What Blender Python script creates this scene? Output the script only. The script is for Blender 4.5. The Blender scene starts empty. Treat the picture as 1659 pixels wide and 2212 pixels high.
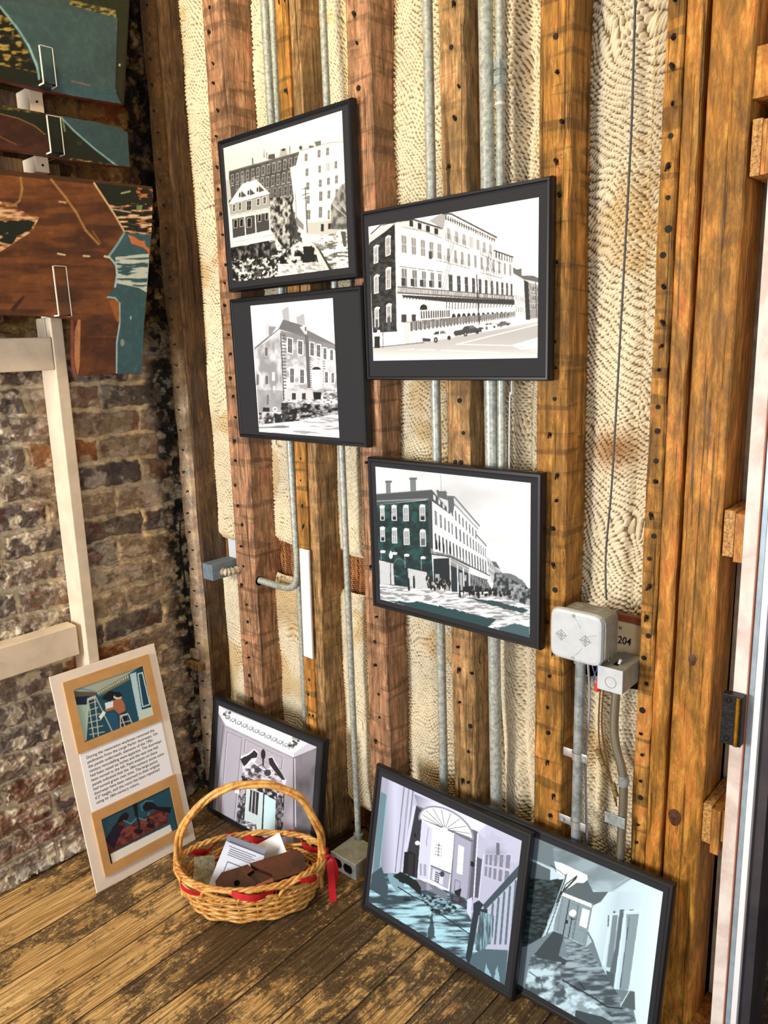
import bpy, math, random
import numpy as np
from mathutils import Matrix, Vector
C = bpy.context.scene.collection
# ---------------------------------------------------------------- camera
RIGHT = (0.74764291, 0.66320335, -0.0345166); DOWN = (0.11666557, -0.18233086, -0.97629125); FWD = (-0.65377306, 0.72589034, -0.21369137)
cam = bpy.data.cameras.new('camera'); co = bpy.data.objects.new('camera', cam); C.objects.link(co)
cam.sensor_fit = 'VERTICAL'; cam.sensor_height = 24.0; cam.lens = 1651.58 / 2212 * 24; cam.clip_start = .02
m = Matrix.Identity(4)
for i in range(3):
    m[i][0] = RIGHT[i]; m[i][1] = -DOWN[i]; m[i][2] = -FWD[i]
m[0][3], m[1][3], m[2][3] = 0, 0, 1.5
co.matrix_world = m
bpy.context.scene.camera = co
# ---------------------------------------------------------------- light
vs = bpy.context.scene.view_settings
vs.view_transform = 'Standard'; vs.look = 'None'; vs.gamma = 1; vs.exposure = 0.0
w = bpy.data.worlds.new('world'); bpy.context.scene.world = w; w.use_nodes = True
w.node_tree.nodes['Background'].inputs[0].default_value = (.95, .96, 1, 1)
w.node_tree.nodes['Background'].inputs[1].default_value = .24
def area(name, loc, tgt, sx, sy, power, col):
    l = bpy.data.lights.new(name, 'AREA'); l.shape = 'RECTANGLE'; l.size = sx; l.size_y = sy; l.energy = power; l.color = col
    o = bpy.data.objects.new(name, l); C.objects.link(o); o.location = loc
    o.rotation_euler = (Vector(tgt) - Vector(loc)).to_track_quat('-Z', 'Y').to_euler(); return o
area('window_daylight', (-1.80, -1.7, 1.30), (-1.1, 1.4, .80), .4, 1.0, 92, (1.0, .985, .97))
area('doorway_daylight', (1.5, -1.1, 1.35), (-1.9, 1.1, .8), .7, 1.3, 34, (.97, .98, 1.0))
area('room_lamp', (-1.3, .35, 3.3), (-1.2, 1.42, 1.9), .3, .3, 34, (1.0, .76, .40))
# ---------------------------------------------------------------- helpers
R8 = np.random.RandomState
def vnoise(x, y, seed=0):
    xi = np.floor(x).astype(np.int64); yi = np.floor(y).astype(np.int64); fx = x - xi; fy = y - yi
    fx = fx * fx * (3 - 2 * fx); fy = fy * fy * (3 - 2 * fy)
    def h(a, b):
        n = (a * 374761393 + b * 668265263 + seed * 974711) & 0x7fffffff
        n = ((n ^ (n >> 13)) * 1274126177) & 0x7fffffff
        return ((n ^ (n >> 16)) & 0xffff) / 65535.
    return (h(xi, yi) * (1 - fx) + h(xi + 1, yi) * fx) * (1 - fy) + (h(xi, yi + 1) * (1 - fx) + h(xi + 1, yi + 1) * fx) * fy
def fbm(x, y, seed=0, o=4):
    s = 0; a = .5; t = 0
    for i in range(o):
        s = s + a * vnoise(x * 2 ** i, y * 2 ** i, seed + i * 17); t += a; a *= .5
    return s / t
def sst(a, b, x):
    t = np.clip((x - a) / (b - a), 0, 1); return t * t * (3 - 2 * t)
def lin(c):
    c = np.clip(np.asarray(c, float), 0, 1); return np.where(c <= .04045, c / 12.92, ((c + .055) / 1.055) ** 2.4)
def link(name, me, parent=None, loc=(0, 0, 0), rot=None):
    o = bpy.data.objects.new(name, me); C.objects.link(o); o.location = loc
    if rot: o.rotation_euler = rot
    if parent: o.parent = parent
    return o
def mk(name, V, F, mat, parent=None, loc=(0, 0, 0), rot=None, smooth=False, col=None):
    me = bpy.data.meshes.new(name); V = np.asarray(V, float)
    if isinstance(F, np.ndarray):
        me.vertices.add(len(V)); me.vertices.foreach_set('co', V.astype(np.float32).ravel())
        n, k = F.shape
        me.loops.add(n * k); me.loops.foreach_set('vertex_index', F.astype(np.int32).ravel())
        me.polygons.add(n); me.polygons.foreach_set('loop_start', np.arange(0, n * k, k, dtype=np.int32))
        me.update(calc_edges=True); me.validate()
    else:
        me.from_pydata([tuple(v) for v in V], [], F)
    if smooth: me.polygons.foreach_set('use_smooth', [True] * len(me.polygons))
    if col is not None:
        a = me.color_attributes.new('Col', 'FLOAT_COLOR', 'POINT')
        c = np.ones((len(V), 4), np.float32); c[:, :3] = lin(col).reshape(-1, 3); a.data.foreach_set('color', c.ravel())
    me.materials.append(mat); me.update()
    return link(name, me, parent, loc, rot)
def gridF(nu, nv):
    i = np.arange((nv - 1) * (nu - 1)); r = i // (nu - 1); c = i % (nu - 1); a = r * nu + c
    return np.stack([a, a + 1, a + nu + 1, a + nu], 1)
def tag(o, label=None, cat=None, group=None, kind=None):
    if label: o['label'] = label
    if cat: o['category'] = cat
    if group: o['group'] = group
    if kind: o['kind'] = kind
    return o
def empty(name, loc=(0, 0, 0), rot=(0, 0, 0), label=None, cat=None, group=None):
    o = bpy.data.objects.new(name, None); C.objects.link(o); o.location = loc; o.rotation_euler = rot; o.empty_display_size = .05
    return tag(o, label, cat, group)
class MB:                                   # collects simple shapes into one mesh
    def __init__(s): s.V = []; s.F = []
    def add(s, V, F):
        b = len(s.V); s.V += [tuple(map(float, v)) for v in V]; s.F += [tuple(i + b for i in f) for f in F]; return s
    def box(s, x0, x1, y0, y1, z0, z1, b=0.0):
        x0, x1 = min(x0, x1), max(x0, x1); y0, y1 = min(y0, y1), max(y0, y1); z0, z1 = min(z0, z1), max(z0, z1)
        if b <= 0:
            V = [(x, y, z) for z in (z0, z1) for y in (y0, y1) for x in (x0, x1)]
            return s.add(V, [(0, 2, 3, 1), (4, 5, 7, 6), (0, 1, 5, 4), (2, 6, 7, 3), (0, 4, 6, 2), (1, 3, 7, 5)])
        b = min(b, (x1 - x0) * .45, (y1 - y0) * .45, (z1 - z0) * .45); bm = bmesh_box(x0, x1, y0, y1, z0, z1, b)
        return s.add(*bm)
    def tube(s, P, r, n=10, closed=False, cap=True):
        P = np.asarray(P, float); N = len(P); r = np.broadcast_to(np.asarray(r, float), (N,))
        if closed: T = np.roll(P, -1, 0) - np.roll(P, 1, 0)
        else: T = np.gradient(P, axis=0)
        T /= np.linalg.norm(T, axis=1)[:, None] + 1e-12
        a = np.cross(T[0], (0, 0, 1)); 
        if np.linalg.norm(a) < .1: a = np.cross(T[0], (0, 1, 0))
        a /= np.linalg.norm(a); V = []; ph = np.arange(n) * 2 * math.pi / n
        for i in range(N):
            a = a - T[i] * (a @ T[i]); a /= np.linalg.norm(a); b = np.cross(T[i], a)
            for p in ph: V.append(P[i] + r[i] * (math.cos(p) * a + math.sin(p) * b))
        F = []
        for i in range(N if closed else N - 1):
            j = (i + 1) % N
            for k in range(n): F.append((i * n + k, i * n + (k + 1) % n, j * n + (k + 1) % n, j * n + k))
        if not closed and cap: F += [tuple(range(n))[::-1], tuple((N - 1) * n + k for k in range(n))]
        return s.add(V, F)
    def cyl(s, c, ax, r, h, n=20, r2=None):
        c = np.asarray(c, float); ax = np.asarray(ax, float); ax /= np.linalg.norm(ax)
        return s.tube([c, c + ax * h * .999, c + ax * h], [r, r if r2 is None else r2, (r if r2 is None else r2) * .98], n)
    def prism(s, pts, d0, d1, f):           # pts 2D outline, f maps (u, v, d) to xyz
        n = len(pts); V = [f(u, v, d0) for u, v in pts] + [f(u, v, d1) for u, v in pts]
        return s.add(V, [tuple(range(n)), tuple(range(2 * n - 1, n - 1, -1))] + [(i, (i + 1) % n + 0 if False else i + n, (i + 1) % n + n, (i + 1) % n) for i in range(n)])
    def build(s, name, mat, parent=None, loc=(0, 0, 0), rot=None, smooth=False, autos=None):
        me = bpy.data.meshes.new(name); me.from_pydata(s.V, [], s.F); me.materials.append(mat)
        if smooth or autos:
            me.polygons.foreach_set('use_smooth', [True] * len(me.polygons))
            if autos: me.set_sharp_from_angle(angle=math.radians(autos))
        me.update(); return link(name, me, parent, loc, rot)
import bmesh
def bmesh_box(x0, x1, y0, y1, z0, z1, b):
    bm = bmesh.new(); bmesh.ops.create_cube(bm, size=1)
    for v in bm.verts: v.co = Vector((x0 if v.co.x < 0 else x1, y0 if v.co.y < 0 else y1, z0 if v.co.z < 0 else z1))
    bmesh.ops.bevel(bm, geom=bm.edges[:], offset=b, segments=2, profile=.5, affect='EDGES')
    V = [tuple(v.co) for v in bm.verts]; F = [tuple(v.index for v in f.verts) for f in bm.faces]; bm.free(); return V, F
def spline(P, n=60):
    P = np.asarray(P, float); k = len(P); t = np.linspace(0, k - 1 - 1e-9, n); i = t.astype(int); f = (t - i)[:, None]
    g = lambda j: P[np.clip(j, 0, k - 1)]
    a, b, c, d = g(i - 1), g(i), g(i + 1), g(i + 2)
    return .5 * (2 * b + (c - a) * f + (2 * a - 5 * b + 4 * c - d) * f ** 2 + (3 * b - a - 3 * c + d) * f ** 3)
# ---------------------------------------------------------------- materials
def mat(name, col=(.5, .5, .5), rough=.6, metal=0, spec=.5):
    m = bpy.data.materials.new(name); m.use_nodes = True; nt = m.node_tree; b = nt.nodes['Principled BSDF']
    b.inputs['Base Color'].default_value = (*lin(col), 1); b.inputs['Roughness'].default_value = rough; b.inputs['Metallic'].default_value = metal
    b.inputs['Specular IOR Level'].default_value = spec
    return m, nt, b
def N(nt, t, **k):
    n = nt.nodes.new(t)
    for a, v in k.items(): setattr(n, a, v)
    return n
def coords(nt, scale, rnd=True, rot=(0, 0, 0)):
    tc = N(nt, 'ShaderNodeTexCoord'); mp = N(nt, 'ShaderNodeMapping'); mp.inputs['Scale'].default_value = scale; mp.inputs['Rotation'].default_value = rot
    if rnd:
        oi = N(nt, 'ShaderNodeObjectInfo'); ad = N(nt, 'ShaderNodeVectorMath', operation='ADD'); sc = N(nt, 'ShaderNodeVectorMath', operation='SCALE')
        cb = N(nt, 'ShaderNodeCombineXYZ'); nt.links.new(oi.outputs['Random'], cb.inputs[0]); nt.links.new(oi.outputs['Random'], cb.inputs[2]); nt.links.new(cb.outputs[0], sc.inputs[0]); sc.inputs['Scale'].default_value = 37
        nt.links.new(tc.outputs['Object'], ad.inputs[0]); nt.links.new(sc.outputs[0], ad.inputs[1]); nt.links.new(ad.outputs[0], mp.inputs[0])
    else: nt.links.new(tc.outputs['Object'], mp.inputs[0])
    return mp.outputs[0]
def noise(nt, vec, sc, det=6, rough=.6, dist=0):
    n = N(nt, 'ShaderNodeTexNoise'); n.inputs['Scale'].default_value = sc; n.inputs['Detail'].default_value = det; n.inputs['Roughness'].default_value = rough; n.inputs['Distortion'].default_value = dist
    nt.links.new(vec, n.inputs['Vector']); return n.outputs['Fac']
def ramp(nt, fac, stops, interp='LINEAR'):
    r = N(nt, 'ShaderNodeValToRGB'); r.color_ramp.interpolation = interp
    while len(r.color_ramp.elements) < len(stops): r.color_ramp.elements.new(.5)
    for e, (p, c) in zip(r.color_ramp.elements, stops):
        e.position = p; e.color = (*lin(c if len(np.shape(c)) else (c,) * 3), 1)
    nt.links.new(fac, r.inputs[0]); return r.outputs[0]
def mix(nt, a, b, f, mode='MIX'):
    n = N(nt, 'ShaderNodeMixRGB', blend_type=mode)
    for v, s in ((f, 0), (a, 1), (b, 2)):
        if hasattr(v, 'is_output'): nt.links.new(v, n.inputs[s])
        elif s == 0: n.inputs[0].default_value = v
        else: n.inputs[s].default_value = (*lin(v), 1)
    return n.outputs[0]
def math_(nt, op, a, b):
    n = N(nt, 'ShaderNodeMath', operation=op)
    for i, v in enumerate((a, b)):
        if hasattr(v, 'is_output'): nt.links.new(v, n.inputs[i])
        else: n.inputs[i].default_value = v
    return n.outputs[0]
def bump(nt, b, h, st=.5, d=.002):
    n = N(nt, 'ShaderNodeBump'); n.inputs['Strength'].default_value = st; n.inputs['Distance'].default_value = d
    nt.links.new(h, n.inputs['Height']); nt.links.new(n.outputs[0], b.inputs['Normal'])
def wood(name, dark, mid, light, saw=.35, knots=.3, rough=.5, bs=.6, worn=None, ax='Z', spec=.4):
    m, nt, b = mat(name, mid, rough, 0, spec)
    s = {'Z': (95, 95, 4.0), 'X': (4, 95, 95), 'Y': (95, 4, 95)}[ax]; s2 = {'Z': (9, 9, 2.6), 'X': (2.6, 9, 9), 'Y': (9, 2.6, 9)}[ax]; s3 = {'Z': (4, 4, 38), 'X': (38, 4, 4), 'Y': (4, 38, 4)}[ax]
    g = noise(nt, coords(nt, s), 1.0, 7, .65, .6)
    c = ramp(nt, g, [(.30, dark), (.47, mid), (.68, light)])
    p = noise(nt, coords(nt, s2), 1.6, 8, .72, 1.2)
    c = mix(nt, c, ramp(nt, p, [(.33, np.array(dark) * .62), (.5, mid), (.66, np.minimum(np.array(light) * 1.12, 1))]), .55)
    if saw:
        sw = noise(nt, coords(nt, s3), 1.0, 3, .5, .35)
        c = mix(nt, c, np.array(dark) * 1.05, math_(nt, 'MULTIPLY', ramp(nt, sw, [(.54, 0), (.60, 1)]), saw))
    cr = noise(nt, coords(nt, {'Z': (130, 130, 2.2), 'X': (2.2, 130, 130), 'Y': (130, 2.2, 130)}[ax]), 1.0, 4, .6, .8)
    ck = ramp(nt, cr, [(.33, 0), (.40, 1)]); c = mix(nt, np.array(dark) * .45, c, math_(nt, 'MAXIMUM', ck, .25))
    mot = noise(nt, coords(nt, (70, 70, 16)), 1.0, 10, .8, .6); c = mix(nt, c, ramp(nt, mot, [(.36, .12), (.5, .5), (.64, .84)]), .62, 'OVERLAY')
    if worn:
        wn = noise(nt, coords(nt, (14, 14, 7)), 1.2, 9, .75, 1)
        c = mix(nt, c, worn[0], ramp(nt, wn, [(worn[1], 0), (worn[1] + .07, .8)]))
    nt.links.new(c, b.inputs['Base Color'])
    h = mix(nt, mix(nt, g, p, .4), mot, .4); h = mix(nt, (0, 0, 0), h, math_(nt, 'MAXIMUM', ck, .3)); bump(nt, b, h, bs, .007)
    return m
def attr(name, rough=.6, spec=.4, nb=0, ns=200, var=0):
    m, nt, b = mat(name, (.5, .5, .5), rough, 0, spec)
    a = N(nt, 'ShaderNodeAttribute', attribute_name='Col'); c = a.outputs['Color']
    if var:
        f = noise(nt, coords(nt, (1, 1, 1), False), ns * .5, 8, .7, .4); c = mix(nt, c, ramp(nt, f, [(.3, .25), (.5, .5), (.7, .85)]), var, 'OVERLAY')
    nt.links.new(c, b.inputs['Base Color'])
    if nb: bump(nt, b, noise(nt, coords(nt, (1, 1, 1), False), ns, 8, .7), nb, .004)
    return m
def simple(name, c, rough=.5, metal=0, spec=.5, var=.0, sc=40, bs=0, c2=None):
    m, nt, b = mat(name, c, rough, metal, spec)
    if var or c2 is not None:
        f = noise(nt, coords(nt, (1, 1, 1)), sc, 6, .65, .5)
        c2 = np.array(c) * (1 - var) if c2 is None else c2
        nt.links.new(ramp(nt, f, [(.38, c2), (.6, c)]), b.inputs['Base Color'])
        if bs: bump(nt, b, f, bs, .002)
    return m
W_GOLD = wood('golden_oak', (.39, .25, .08), (.73, .51, .19), (.90, .71, .37), .55, bs=.9)
W_PINK = wood('reddish_brown_timber', (.42, .28, .18), (.73, .54, .39), (.88, .73, .56), .55, bs=.9)
W_PALE = wood('weathered_tan_timber', (.38, .26, .13), (.70, .54, .33), (.90, .77, .54), .3, bs=1)
W_POST = wood('orange_pine', (.48, .31, .10), (.74, .51, .19), (.89, .68, .33), .0, bs=.7, rough=.4)
W_DARK = wood('dark_old_timber', (.15, .09, .04), (.36, .24, .12), (.56, .42, .24), .0, bs=1)
W_LATH = wood('whitewashed_timber', (.36, .29, .21), (.70, .63, .52), (.90, .85, .76), .0, bs=1)
W_BLOCK = wood('fresh_cut_block', (.55, .32, .10), (.76, .52, .22), (.90, .70, .38), .0, bs=.3)
GALV = simple('galvanized_steel', (.76, .78, .74), .42, .25, .6, sc=110, c2=(.56, .59, .57), bs=.05)
GALV2 = simple('dull_steel', (.66, .70, .70), .45, .3, .5, sc=50, c2=(.50, .54, .54))
BLACK = simple('black_frame_paint', (.055, .062, .078), .42, 0, .5)
MATB = simple('black_mat_board', (.15, .155, .175), .8, 0, .3)
PICT = attr('photographic_print', .55, .35)
PAPER = attr('printed_paper', .5, .4)
CREAM = simple('cream_paint', (.90, .83, .73), .45, 0, .45, var=.07, sc=14)
NAILM = simple('rusty_iron', (.085, .05, .035), .7, .3)
INK = simple('black_ink', (.07, .065, .06), .8, 0, .2)
DARK = simple('dark_void', (.03, .025, .02), .95, 0, .1)
# ================================================================ room shell
def floor_mat():
    m, nt, b = mat('old_pine_floorboards', (.5, .38, .22), .5, 0, .35)
    tc = N(nt, 'ShaderNodeTexCoord'); sp = N(nt, 'ShaderNodeSeparateXYZ'); nt.links.new(tc.outputs['Object'], sp.inputs[0])
    wv = noise(nt, coords(nt, (1, .6, 1), False), 3, 2)
    x = math_(nt, 'ADD', math_(nt, 'DIVIDE', sp.outputs[0], .118), math_(nt, 'MULTIPLY', wv, .22))
    idx = math_(nt, 'FLOOR', x, 0); fr = math_(nt, 'FRACT', x, 0)
    ov = N(nt, 'ShaderNodeCombineXYZ'); nt.links.new(idx, ov.inputs[2]); wn = N(nt, 'ShaderNodeTexWhiteNoise', noise_dimensions='1D'); nt.links.new(idx, wn.inputs['W'])
    ad = N(nt, 'ShaderNodeVectorMath', operation='ADD'); ms = N(nt, 'ShaderNodeVectorMath', operation='SCALE'); ms.inputs['Scale'].default_value = 7.3
    nt.links.new(ov.outputs[0], ms.inputs[0]); nt.links.new(tc.outputs['Object'], ad.inputs[0]); nt.links.new(ms.outputs[0], ad.inputs[1])
    def mp(s):
        q = N(nt, 'ShaderNodeMapping'); q.inputs['Scale'].default_value = s; nt.links.new(ad.outputs[0], q.inputs[0]); return q.outputs[0]
    grain = noise(nt, mp((210, 5, 1)), 1, 6, .7, .4); patch = noise(nt, mp((16, 9, 1)), 1.0, 10, .78, .8); big = noise(nt, coords(nt, (1, 1, 1), False), 3.2, 5, .65, .4)
    fine = noise(nt, mp((110, 60, 1)), 1, 8, .85, .5)
    c = ramp(nt, grain, [(.36, (.40, .27, .13)), (.5, (.74, .57, .33)), (.62, (.90, .75, .50))])
    mask = math_(nt, 'ADD', math_(nt, 'MULTIPLY', patch, .46), math_(nt, 'MULTIPLY', fine, .54))
    mask = math_(nt, 'ADD', mask, math_(nt, 'MULTIPLY', math_(nt, 'SUBTRACT', big, .5), .55))
    mask = math_(nt, 'ADD', mask, math_(nt, 'MULTIPLY', math_(nt, 'SUBTRACT', wn.outputs[0], .5), .07))
    # dark patches cover more of the boards towards the wall
    yy = math_(nt, 'MULTIPLY', math_(nt, 'SUBTRACT', sp.outputs[1], 1.0), .11)
    mask = math_(nt, 'ADD', mask, yy)
    c = mix(nt, c, mix(nt, (.06, .045, .035), (.24, .18, .12), grain), ramp(nt, mask, [(.44, 0), (.50, .95)]))
    c = mix(nt, c, (.82, .72, .55), ramp(nt, math_(nt, 'SUBTRACT', fine, math_(nt, 'MULTIPLY', big, .1)), [(.50, 0), (.56, .6)]))
    gap = ramp(nt, math_(nt, 'ABSOLUTE', math_(nt, 'SUBTRACT', fr, .5), 0), [(.478, 1), (.495, 0)])
    c = mix(nt, (.05, .03, .02), c, gap)
    nt.links.new(c, b.inputs['Base Color'])
    h = math_(nt, 'ADD', math_(nt, 'MULTIPLY', gap, 1.0), math_(nt, 'ADD', math_(nt, 'MULTIPLY', grain, .7), math_(nt, 'MULTIPLY', fine, .25)))
    bump(nt, b, h, .7, .004); return m
fl = MB().box(-2.4, 2.2, -2.6, 3.4, -.05, 0).build('floor', floor_mat()); tag(fl, kind='structure')
# --- brick wall on the left: every brick and joint is relief in one wall mesh
def brick_wall():
    y0, y1, z0, z1, st = .42, 1.56, 0, 2.75, .0023
    ny = int((y1 - y0) / st); nz = int((z1 - z0) / st)
    y, z = np.meshgrid(np.linspace(y0, y1, ny), np.linspace(z0, z1, nz)); y = y.ravel(); z = z.ravel()
    wy = (fbm(y * 22, z * 22, 3, 4) - .5) * .030; wz = (fbm(y * 18, z * 18, 9, 4) - .5) * .022 + (fbm(y * 3, z * 3, 5, 2) - .5) * .02
    ch = .079; V = (z + wz) / ch; row = np.floor(V); fv = V - row
    rr = vnoise(row * 7.7 + .5, row * 3.1 + .5, 4)
    L = .215; U = (y + wy) / L + .5 * (row % 2) + rr * .3; ci = np.floor(U); fu = U - ci
    hr = vnoise(row * 13.37 + ci * 5.71, ci * 9.13 + row * 2.3, 21); hr2 = vnoise(row * 5.37 + ci * 11.7, ci * 3.13 + row * 8.3, 33)
    ed = np.minimum(np.minimum(fv, 1 - fv) * ch, np.minimum(fu, 1 - fu) * L) + (fbm(y * 60, z * 60, 11, 4) - .5) * .014
    brick = sst(.005, .0105, ed)
    n1 = fbm(y * 45, z * 45, 40, 5); n2 = fbm(y * 12, z * 12, 51, 4); n3 = fbm(y * 130, z * 130, 61, 3)
    left = sst(1.02, .85, y)                                    # rougher, more eroded left of the timber rails
    h = brick * (.007 + hr * .007 + left * .006) + (n1 - .5) * (.008 + .008 * left) + (n2 - .5) * .016 + (n3 - .5) * (.003 + .003 * left)
    pit = sst(.60, .70, fbm(y * 30, z * 34, 77, 4)); h -= pit * (.005 + .006 * left)
    rag = sst(.05, 0, z) ; h += rag * .02
    X = -2.145 + h
    X += sst(1.30, 1.36, y) * (n1 * .02 - .01)
    pal = np.array([(.56, .49, .41), (.47, .42, .37), (.66, .57, .46), (.70, .61, .49), (.42, .37, .35), (.68, .46, .28)])
    k = np.clip((hr2 * 6).astype(int), 0, 5); k = np.where((k == 5) & (hr < .5), 2, k); bc = pal[k]
    bc = bc * (.72 + .55 * n1)[:, None]
    purple = np.array((.52, .47, .46)); bc = bc + (purple - bc) * (left * .55)[:, None]
    mo = np.array((.90, .83, .68)) * (.72 + .5 * n1)[:, None]; mo = mo + (np.array((.93, .90, .85)) - mo) * (left * .6)[:, None]
    c = mo + (bc - mo) * brick[:, None]
    lime = sst(.52, .60, fbm(y * 26, z * 30, 91, 5)) * (.55 + .35 * left)
    c = c + (np.array((.88, .84, .76)) - c) * lime[:, None]
    red = sst(.62, .68, fbm(y * 16, z * 20, 131, 4)) * brick; c = c + (np.array((.40, .19, .14)) - c) * (red * .38)[:, None]
    ochre = sst(1.42, 1.62, z + (n2 - .5) * .25); c = c * (1 - ochre[:, None] * np.array((.30, .42, .62)))   # upper courses turn browner and darker
    char = sst(1.285, 1.345, y + (n2 - .5) * .05) * (1 - .6 * sst(.45, .56, n1)); c = c * (1 - .72 * char)[:, None]
    bot = sst(.06, .02, z + (n1 - .5) * .05); c = c + (np.array((.82, .79, .73)) - c) * (bot * .7 * (1 - char))[:, None]
    Vv = np.stack([X, y, z], 1)
    F = gridF(ny, nz)
    return mk('wall_left', Vv, F, attr('weathered_brick', .85, .2, .6, 160, .45), smooth=True, col=np.clip(c, 0, 1))
tag(brick_wall(), kind='structure')
def backing_wall():
    m = simple('plain_brick_wall', (.52, .44, .36), .9, var=.5, sc=18, bs=.6)
    a = MB().box(-2.36, -2.17, -2.6, .43, 0, 2.75).box(-2.36, -2.19, .43, 1.7, 0, 2.75).build('wall_left', m); tag(a, kind='structure')
backing_wall()
tag(MB().box(-2.19, -.425, 1.575, 1.68, 0, 2.75).box(.55, 2.2, 1.44, 1.68, 0, 2.75).box(-.425, .55, 1.44, 1.68, 2.25, 2.75).build('wall_back', simple('dark_backing_board', (.20, .12, .07), .9, var=.4, sc=20)), kind='structure')
# ================================================================ studs
def stud(name, label, m, xa, xb, w, depth=.10, y=1.43, za=0.0, zb=2.72, seed=0, wav=.0022, cat='timber stud', group=None, bev=.003):
    """xa / xb: x of the left edge at the floor and at 2.3 m"""
    o = empty(name, (xa, y, za), (0, 0, 0), label, cat, group)
    n = int((zb - za) / .028) + 1; z = np.linspace(0, zb - za, n); sh = (z + za) / 2.3 * (xb - xa)
    r = R8(seed)
    nf = lambda s: (fbm(z * 9, z * 0 + s, seed + s, 3) - .5) * 2 * wav
    pts = [(0, bev), (bev, 0), (w * .35, 0), (w * .7, 0), (w - bev, 0), (w, bev), (w, depth * .5), (w, depth), (0, depth)]
    V = []
    k = len(pts); off = [nf(3 + i) for i in range(k)]; offy = [nf(40 + i) for i in range(k)]
    chip = (fbm(z * 26, z * 0, seed + 99, 3) > .63) * min(.004, wav * 1.2)
    for i in range(n):
        for j, (px, py) in enumerate(pts):
            c = chip[i] if j in (5, 4) else 0
            V.append((px + sh[i] + (off[0 if j < 2 else (5 if j in (4, 5) else j)][i] if j not in (7, 8) else 0) - c, py + abs(offy[j][i]) * .7, z[i]))
    F = [(i * k + j, i * k + (j + 1) % k, (i + 1) * k + (j + 1) % k, (i + 1) * k + j) for i in range(n - 1) for j in range(k)]
    F += [tuple(range(k))[::-1], tuple((n - 1) * k + j for j in range(k))]
    b = mk('beam', V, F, m, o)
    o['w'] = 0; del o['w']
    return o, (lambda zz: zz / 2.3 * (xb - xa))
def nail_mesh(k):
    r = R8(k); b = MB()
    if k < 3:
        a = r.uniform(-.8, .8)
        P = [(0, .004, 0), (0, -.003, 0), (math.sin(a) * .004, -.006, .003 * math.cos(a)), (math.sin(a) * .009, -.0065, .002 - .004 * k)]
        b.tube(spline(P, 8), [.0030, .0028, .0026, .0024, .0022, .002, .0018, .0012], 6)
    else: b.cyl((0, .002, 0), (0, -1, 0), .0042, .0045, 8)
    me = bpy.data.meshes.new('nail'); me.from_pydata(b.V, [], b.F); me.materials.append(NAILM); me.update(); return me
NAILS = [nail_mesh(k) for k in range(4)]
def nails(o, f, w, z0, z1, n, xr=(.35, .6), seed=0, base=0, two=False, skip=()):
    r = R8(seed + 500)
    for i in range(n):
        z = z0 + (z1 - z0) * (i + r.uniform(-.18, .18) + .5) / n
        if any(a < z < b for a, b in skip): continue
        for q in range(2 if (two and r.rand() < .35) else 1):
            me = NAILS[r.randint(4)]
            c = link('nail', me, o, (f(z) + w * (r.uniform(*xr) + q * .25), 0.001, z), (0, r.uniform(-.6, .6), 0))
            s = r.uniform(1.0, 1.6); c.scale = (s, 1, s)
G = 'old wall studs'
# corner post at the brick
o, f = stud('corner_post', 'dark rough corner post with a pale whitewashed nailed edge beside the brick', W_DARK, -2.112, -2.078, .05, .14, 1.385, seed=1, wav=.005, cat='corner post', bev=.006)
def lath_strip():
    n = 300; z = np.linspace(.02, 2.7, n); V = []
    for i in range(n):
        x0 = -.016 + z[i] * .012 + (fbm(z[i] * 9, 0.3, 4, 3) - .5) * .016; x1 = .048 + z[i] * .010 + (fbm(z[i] * 8, 2.3, 6, 3) - .5) * .012
        if .80 < z[i] < .90: x0 += .008
        V += [(x0, 0, z[i]), (x0 + .003, -.012, z[i]), (x1 - .004, -.013, z[i]), (x1, 0, z[i])]
    F = [(i * 4 + j, i * 4 + j + 1, (i + 1) * 4 + j + 1, (i + 1) * 4 + j) for i in range(n - 1) for j in range(3)] + [(0, 1, 2, 3), tuple(4 * n - 4 + k for k in (3, 2, 1, 0))]
    V = np.array(V); k_ = sst(1.60, 1.20, V[:, 2] + (fbm(V[:, 0] * 60, V[:, 2] * 12, 8, 3) - .5) * .5); n_ = fbm(V[:, 0] * 90, V[:, 2] * 40, 18, 4)
    cc = np.array((.36, .26, .15)) * (1 - k_[:, None]) + np.array((.82, .76, .66)) * k_[:, None]; cc = cc * (.75 + .45 * n_)[:, None]
    return mk('lath', V, F, attr('whitewash', .8, .2, .8, 120, .6), o, col=cc)
tag(lath_strip(), 'pale whitewashed strip on the front edge')
r = R8(77)
for i in range(37):
    z = .14 + i * .066 + r.uniform(-.008, .008); c = link('nail', NAILS[r.randint(3)], o, (.016 + f(z) + r.uniform(-.006, .008), -.013, z), (0, r.uniform(-.5, .5), 0)); c.scale = (.9, 1, .9)
MB().box(-.046, .044, -.040, -.012, .452, .478, .004).build('block', W_PALE, o)
MB().box(-.02, .024, -.030, -.012, .486, .520, .008).build('block', W_LATH, o)
w_ = MB(); P = spline([(-.022, -.016, .95), (-.026, -.022, .85), (-.020, -.02, .76), (-.030, -.02, .66), (-.022, -.018, .53)], 40); w_.tube(P, .0022, 6).build('wire', INK, o)
# s1
o, f = stud('wall_stud', 'reddish brown nailed stud nearest the corner, with a conduit entering its side', W_PINK, -1.955, -1.893, .097, .105, seed=2, group=G); nails(o, f, .097, .35, 2.5, 33, (.25, .5), 1)
MB().cyl((.098 + f(.79), .012, .79), (1, 0, 0), .0145, .0025, 24).build('bored_hole', DARK, o)
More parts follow.
